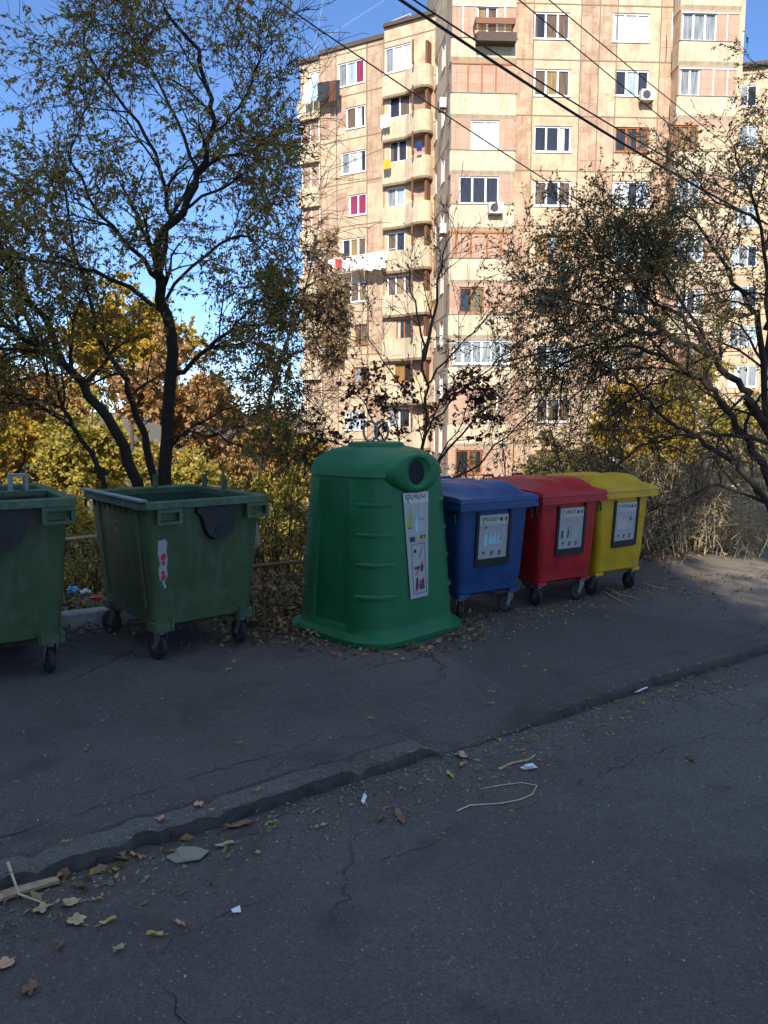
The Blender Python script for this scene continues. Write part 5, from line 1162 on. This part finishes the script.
LM = [flat('fallen_tan', (.34, .25, .14), .85, var=.3, scale=30), flat('fallen_brown', (.17, .09, .045), .85, var=.3, scale=30), flat('fallen_yellow', (.42, .30, .10), .85, var=.3, scale=30), flat('fallen_pink', (.42, .24, .15), .85, var=.25, scale=30)]
def fallen(px, py, size, kind, mi, label=None, group=None):
    p = gnd(px, py, -.088); 
    if st(p.x, p.y)[1] > 0: p = gnd(px, py, 0)
    z = surf(p.x, p.y); b = MB(); n = 22; sp = rnd.uniform(.0, 6.28); P = []
    for i in range(n):
        t = 2 * math.pi * i / n
        if kind == 'lobed': r = 1 - .42 * (i % 4 in (2,)) - .18 * (i % 4 in (1, 3)) + rnd.uniform(-.08, .08)
        else: r = .55 + .45 * abs(math.cos(t)) ** 1.5 + rnd.uniform(-.06, .06)
        x, y = r * math.cos(t) * size / 2, r * math.sin(t) * size / 2 * (.75 if kind == 'lobed' else .45); P.append(Vector((x, y, .006 + .012 * abs(math.sin(t * 1.5 + sp)) + rnd.uniform(0, .004))))
    c = Vector((0, 0, .004)); b.add([c] + P + [Vector((q.x, q.y, q.z - .0015)) for q in P] + [c - Vector((0, 0, .0015))], [(0, i + 1, (i + 1) % n + 1) for i in range(n)] + [(2 * n + 1, n + (i + 1) % n + 1, n + i + 1) for i in range(n)], smooth=False)
    st0 = Vector((size * .4, 0, .006)); b.tube([st0, st0 + Vector((size * .35, size * .06, .004))], .0016, 4)
    o = b.build('fallen_leaf', LM[mi], None, Matrix.Translation((p.x, p.y, z + .001)) @ Matrix.Rotation(rnd.uniform(0, 6.28), 4, 'Z')); props(o, label, 'leaf', group or 'fallen leaves on the asphalt'); return o
rnd.seed(77)
FL = [(65, 843, .05, 'oval', 3, 'small pinkish leaf on the pavement just above the left end of the kerb'), (42, 922 - 12, .09, 'lobed', 0, None), (76, 921, .10, 'lobed', 0, 'palest lobed leaf on the road low at the left'), (70, 904, .09, 'lobed', 0, None), (97, 900, .05, 'oval', 3, None),
      (108, 922, .07, 'oval', 2, None), (78, 868, .09, 'oval', 1, 'curled brown leaf against the kerb near the left edge'), (133, 856, .06, 'oval', 2, 'pale yellow leaf left of the grey cardboard scrap'), (161, 820, .06, 'lobed', 3, 'leaf caught in the crack beside the kerb'), (240, 826, .14, 'oval', 1, 'long brown leaf lying along the kerb foot'),
      (273, 824, .05, 'oval', 2, None), (225, 846, .10, 'oval', 0, None), (199, 806, .07, 'lobed', 3, 'leaf lying on top of the kerb'), (258, 791, .05, 'oval', 2, None), (320, 828, .06, 'oval', 3, None), (181, 925, .06, 'oval', 3, None), (155, 935, .07, 'oval', 2, None), (210, 882, .06, 'oval', 1, None),
      (463, 743, .10, 'lobed', 0, 'crumpled tan leaf left of the white litter on the road'), (462, 766, .07, 'oval', 3, 'orange leaf just below the crumpled tan leaf'), (450, 776, .08, 'oval', 2, None), (400, 818, .14, 'oval', 1, None), (381, 820, .07, 'oval', 1, None), (440, 757, .05, 'oval', 1, None), (500, 742, .05, 'oval', 2, None),
      (229, 671 + 0, .05, 'lobed', 2, 'yellow leaf on the pavement in front of the second open container'), (86, 752, .05, 'oval', 0, None), (88, 748, .04, 'oval', 2, None), (162, 701, .04, 'oval', 3, None), (240, 745, .04, 'oval', 2, None), (371, 720, .04, 'oval', 2, None), (545, 672, .05, 'oval', 2, None), (492, 692, .05, 'oval', 2, None),
      (490, 700, .05, 'oval', 0, None), (60, 948, .06, 'oval', 1, None), (118, 950, .05, 'lobed', 0, None), (30, 990, .08, 'lobed', 1, None), (5, 965, .09, 'lobed', 3, 'pinkish crumpled leaf cut by the left edge of the road'), (690, 760, .09, 'oval', 1, 'brown leaf alone on the right half of the road'), (525, 668, .04, 'oval', 2, None)]
LL = {(42, 910): 'lobed tan leaf left of the palest lobed leaf', (70, 904): 'lobed tan leaf just above the palest lobed leaf', (97, 900): 'small pinkish leaf right of the lobed leaves below the board', (108, 922): 'yellow narrow leaf right of the palest lobed leaf', (273, 824): 'small yellow leaf right of the long brown leaf at the kerb foot', (225, 846): 'tan leaf just above and right of the grey cardboard scrap', (258, 791): 'small yellow leaf on the pavement above the kerb middle', (320, 828): 'small pinkish leaf alone on the road, level with the long brown leaf', (181, 925): 'pinkish leaf on the road left of the tiny white scrap', (155, 935): 'yellow narrow leaf low on the road, left of the pinkish leaf', (210, 882): 'small brown leaf below the grey cardboard scrap', (450, 776): 'yellow leaf left of the stick and white paper', (400, 818): 'large brown leaf on the road below the tiny bluish strip', (381, 820): 'smaller brown leaf left of the large brown one', (440, 757): 'small brown leaf at the broken end of the kerb', (500, 742): 'small yellow leaf above the stick by the broken kerb', (86, 752): 'small tan leaf in the middle of the left pavement', (88, 748): 'tiny yellow leaf touching the small tan one on the left pavement', (162, 701): 'tiny pinkish leaf on the pavement below the second open container', (240, 745): 'tiny yellow leaf on the pavement between container and kerb', (371, 720): 'tiny yellow leaf on the pavement in front of the bell', (545, 672): 'small yellow leaf on the pavement before the red bin', (492, 692): 'upper one of two small leaves on the pavement before the blue bin', (490, 700): 'lower one of two small leaves on the pavement before the blue bin', (60, 948): 'brown narrow leaf low left on the road', (118, 950): 'small lobed tan leaf low on the road', (30, 990): 'darkest lobed brown leaf at the bottom left', (525, 668): 'small yellow leaf on the pavement just left of the one before the red bin'}
for x, y, s, k, m_, lb in FL: fallen(x, y, s, k, m_, lb or LL[(x, y)], None)
def slab(name, pts, th, mat, label, cat, z=-.088, lift=.006, curl=.02):
    G_ = [gnd(x, y, z) for x, y in pts]; b = MB(); c = sum(G_, Vector()) / len(G_); top = [Vector((g.x, g.y, (rz(g.x, g.y) if z < -.01 else surf(g.x, g.y)) + lift + curl * rnd.random())) for g in G_]
    b.loft([[p - Vector((0, 0, th)) for p in top], top]); o = b.build(name, mat); return props(o, label, cat)
slab('cardboard_scrap', [(166, 858), (180, 849), (196, 848), (209, 853), (200, 861), (176, 864)], .004, M['graycard'], 'grey brown scrap of cardboard on the road near the kerb', 'cardboard', curl=.012)
slab('wooden_board', [(-30, 900), (-5, 892), (30, 884), (56, 880), (60, 884), (34, 892), (0, 903), (-30, 912)], .014, M['wood'], 'splintered strip of board lying by the kerb at the left edge', 'board', lift=.022, curl=.004)
slab('paper_scrap', [(622, 692), (630, 687), (645, 688), (648, 692), (638, 695), (625, 695)], .004, M['white'], 'pale blue white paper lying under the kerb at the right', 'litter', lift=.012, curl=.03)
slab('paper_scrap', [(361, 804), (364, 796), (367, 797), (364, 806)], .003, M['white'], 'tiny bluish white paper strip on the road below the kerb end', 'litter')
slab('paper_scrap', [(231, 913), (240, 910), (241, 913), (233, 915)], .003, M['white'], 'tiny white scrap on the road right of the lobed leaves', 'litter')
def stick(pts, r, label, mat=None, z=-.088, lift=.008, name='stick'):
    b = MB(); G_ = [gnd(x, y, z) for x, y in pts]; b.tube([Vector((g.x, g.y, surf(g.x, g.y) + lift)) for g in G_], [r] + [r * .85] * (len(pts) - 2) + [r * .5], 5); props(b.build(name, mat or M['dry']), label, 'stick')
stick([(499, 770), (512, 764), (528, 761), (535, 756)], .010, 'short brown stick beside the white paper on the road', M['wood'])
stick([(457, 812), (470, 806), (500, 804), (520, 800), (532, 795), (537, 786), (522, 783), (500, 786), (480, 790)], .0035, 'long thin bent stalk curled on the road below the white paper', M['dry'])
stick([(8, 868), (18, 880), (40, 888)], .006, 'crooked dead stem on the kerb end at the left edge', M['dry'], 0, .03)
stick([(606, 588), (620, 595), (638, 600)], .008, 'first pale stick on the ground below the yellow bin', M['dry'], 0)
stick([(604, 592), (614, 598), (626, 604)], .007, 'second pale stick on the ground below the yellow bin', M['dry'], 0)
stick([(642, 584), (655, 588), (668, 590)], .007, 'pale stick on the ground right of the yellow bin', M['dry'], 0)
def crumple(name, p, r, mat, label, fz=.8):
    b = MB(); V = []; n = 8
    for j in range(6):
        for i in range(n): t = math.pi * (j + .5) / 6; a = 2 * math.pi * i / n; q = r * rnd.uniform(.35, 1.25); V.append((p.x + q * math.sin(t) * math.cos(a) * 1.5, p.y + q * math.sin(t) * math.sin(a), p.z + q * math.cos(t) * fz))
    rings = [V[j * n:(j + 1) * n] for j in range(6)]; b.loft([[Vector(v) for v in r_] for r_ in rings]); props(b.build(name, mat), label, 'litter')
def onslope(px, py, Y): q = atY(px, py, Y); return Vector((q.x, Y, max(terr(q.x, Y) + .08, q.z)))
crumple('plastic_bag', onslope(72, 600, 8.2), .055, M['lblue'], 'blue crumpled bag in the leaves between the two open containers')
crumple('plastic_bag', onslope(87, 598, 8.1), .045, M['white'], 'white crumpled bag beside the blue bag')
crumple('carton', onslope(97, 600, 7.9), .045, M['lred'], 'red carton in the leaves beside the second container')
crumple('plastic_bag', onslope(741, 497, 12.4), .055, M['lblue'], 'blue bag caught in the brush at the right')
q = gnd(528, 769, -.088); crumple('paper_scrap', Vector((q.x, q.y, rz(q.x, q.y) + .018)), .034, M['white'], 'crumpled white paper beside a stick in the middle of the road', .45)
# pale low wall beyond the brush on the right
b = MB(); a = atY(722, 498, 14.5); c = atY(800, 494, 14.8); b.add([], []); b.loft([[Vector((p.x, p.y + o_, z)) for p, o_ in ((a, 0), (a, .25), (c, .25), (c, 0))] for z in (-2, .32)])
props(b.build('low_wall', M['conc']), 'pale low concrete wall half hidden in the brush at the right edge', 'wall')

# unseen tree added behind the viewpoint, crown shaped to shade the right
prmS = dict(n=[11, 8, 6], L=[2.6, 1.3, .6], ang=55, droop=.05, jit=.16, bias=Vector((0, 0, .1)), seg=[5, 4, 3], rmax=[.05, .02, .01], rmin=.007, t0=.72)
SX, SY = 4.6, -6.0
stems = [([(SX, SY, -.1), (SX + .1, SY, 5), (SX, SY, 13), (SX + .3, SY, 19.5)], .28, .05)] + [([(SX, SY, 12.4 + k * .7), (SX + 1.4 * math.cos(k * 2.4), SY + 1.4 * math.sin(k * 2.4), 14.6 + k * .7), (SX + 3.2 * math.cos(k * 2.4), SY + 3.2 * math.sin(k * 2.4), 15.4 + k * .7)], .09, .03) for k in range(9)]
make_tree('added_shade_tree', 'tall street tree behind the viewpoint casting dappled shade on the right', (SX, SY, -.1), stems, prmS, M['bark'], L_olive, .27, .2, 13, seed=91)
stems = [([(7.2, -5.2, -.1), (7.1, -5.3, 4), (6.6, -5.5, 8), (5.9, -5.6, 10.4)], .13, .03), ([(6.7, -5.5, 7.6), (5.2, -5.6, 8.7), (4.0, -5.6, 9.2), (3.0, -5.6, 9.4)], .06, .015), ([(6.4, -5.5, 8.4), (5.0, -5.5, 9.8), (3.9, -5.5, 10.8), (3.0, -5.5, 11.6)], .06, .015)]  # second unseen tree, added to dapple the sun patch
make_tree('added_shade_tree', 'slim half bare street tree behind the viewpoint beside the tall one', (7.2, -5.2, -.1), stems, dict(prmS, n=[6, 4, 3], L=[1.3, .8, .45], t0=.4), M['bark'], L_olive, .14, .09, 5, seed=92)
# dark rear verge tree nearer the left, in shade: nothing else behind the viewpoint
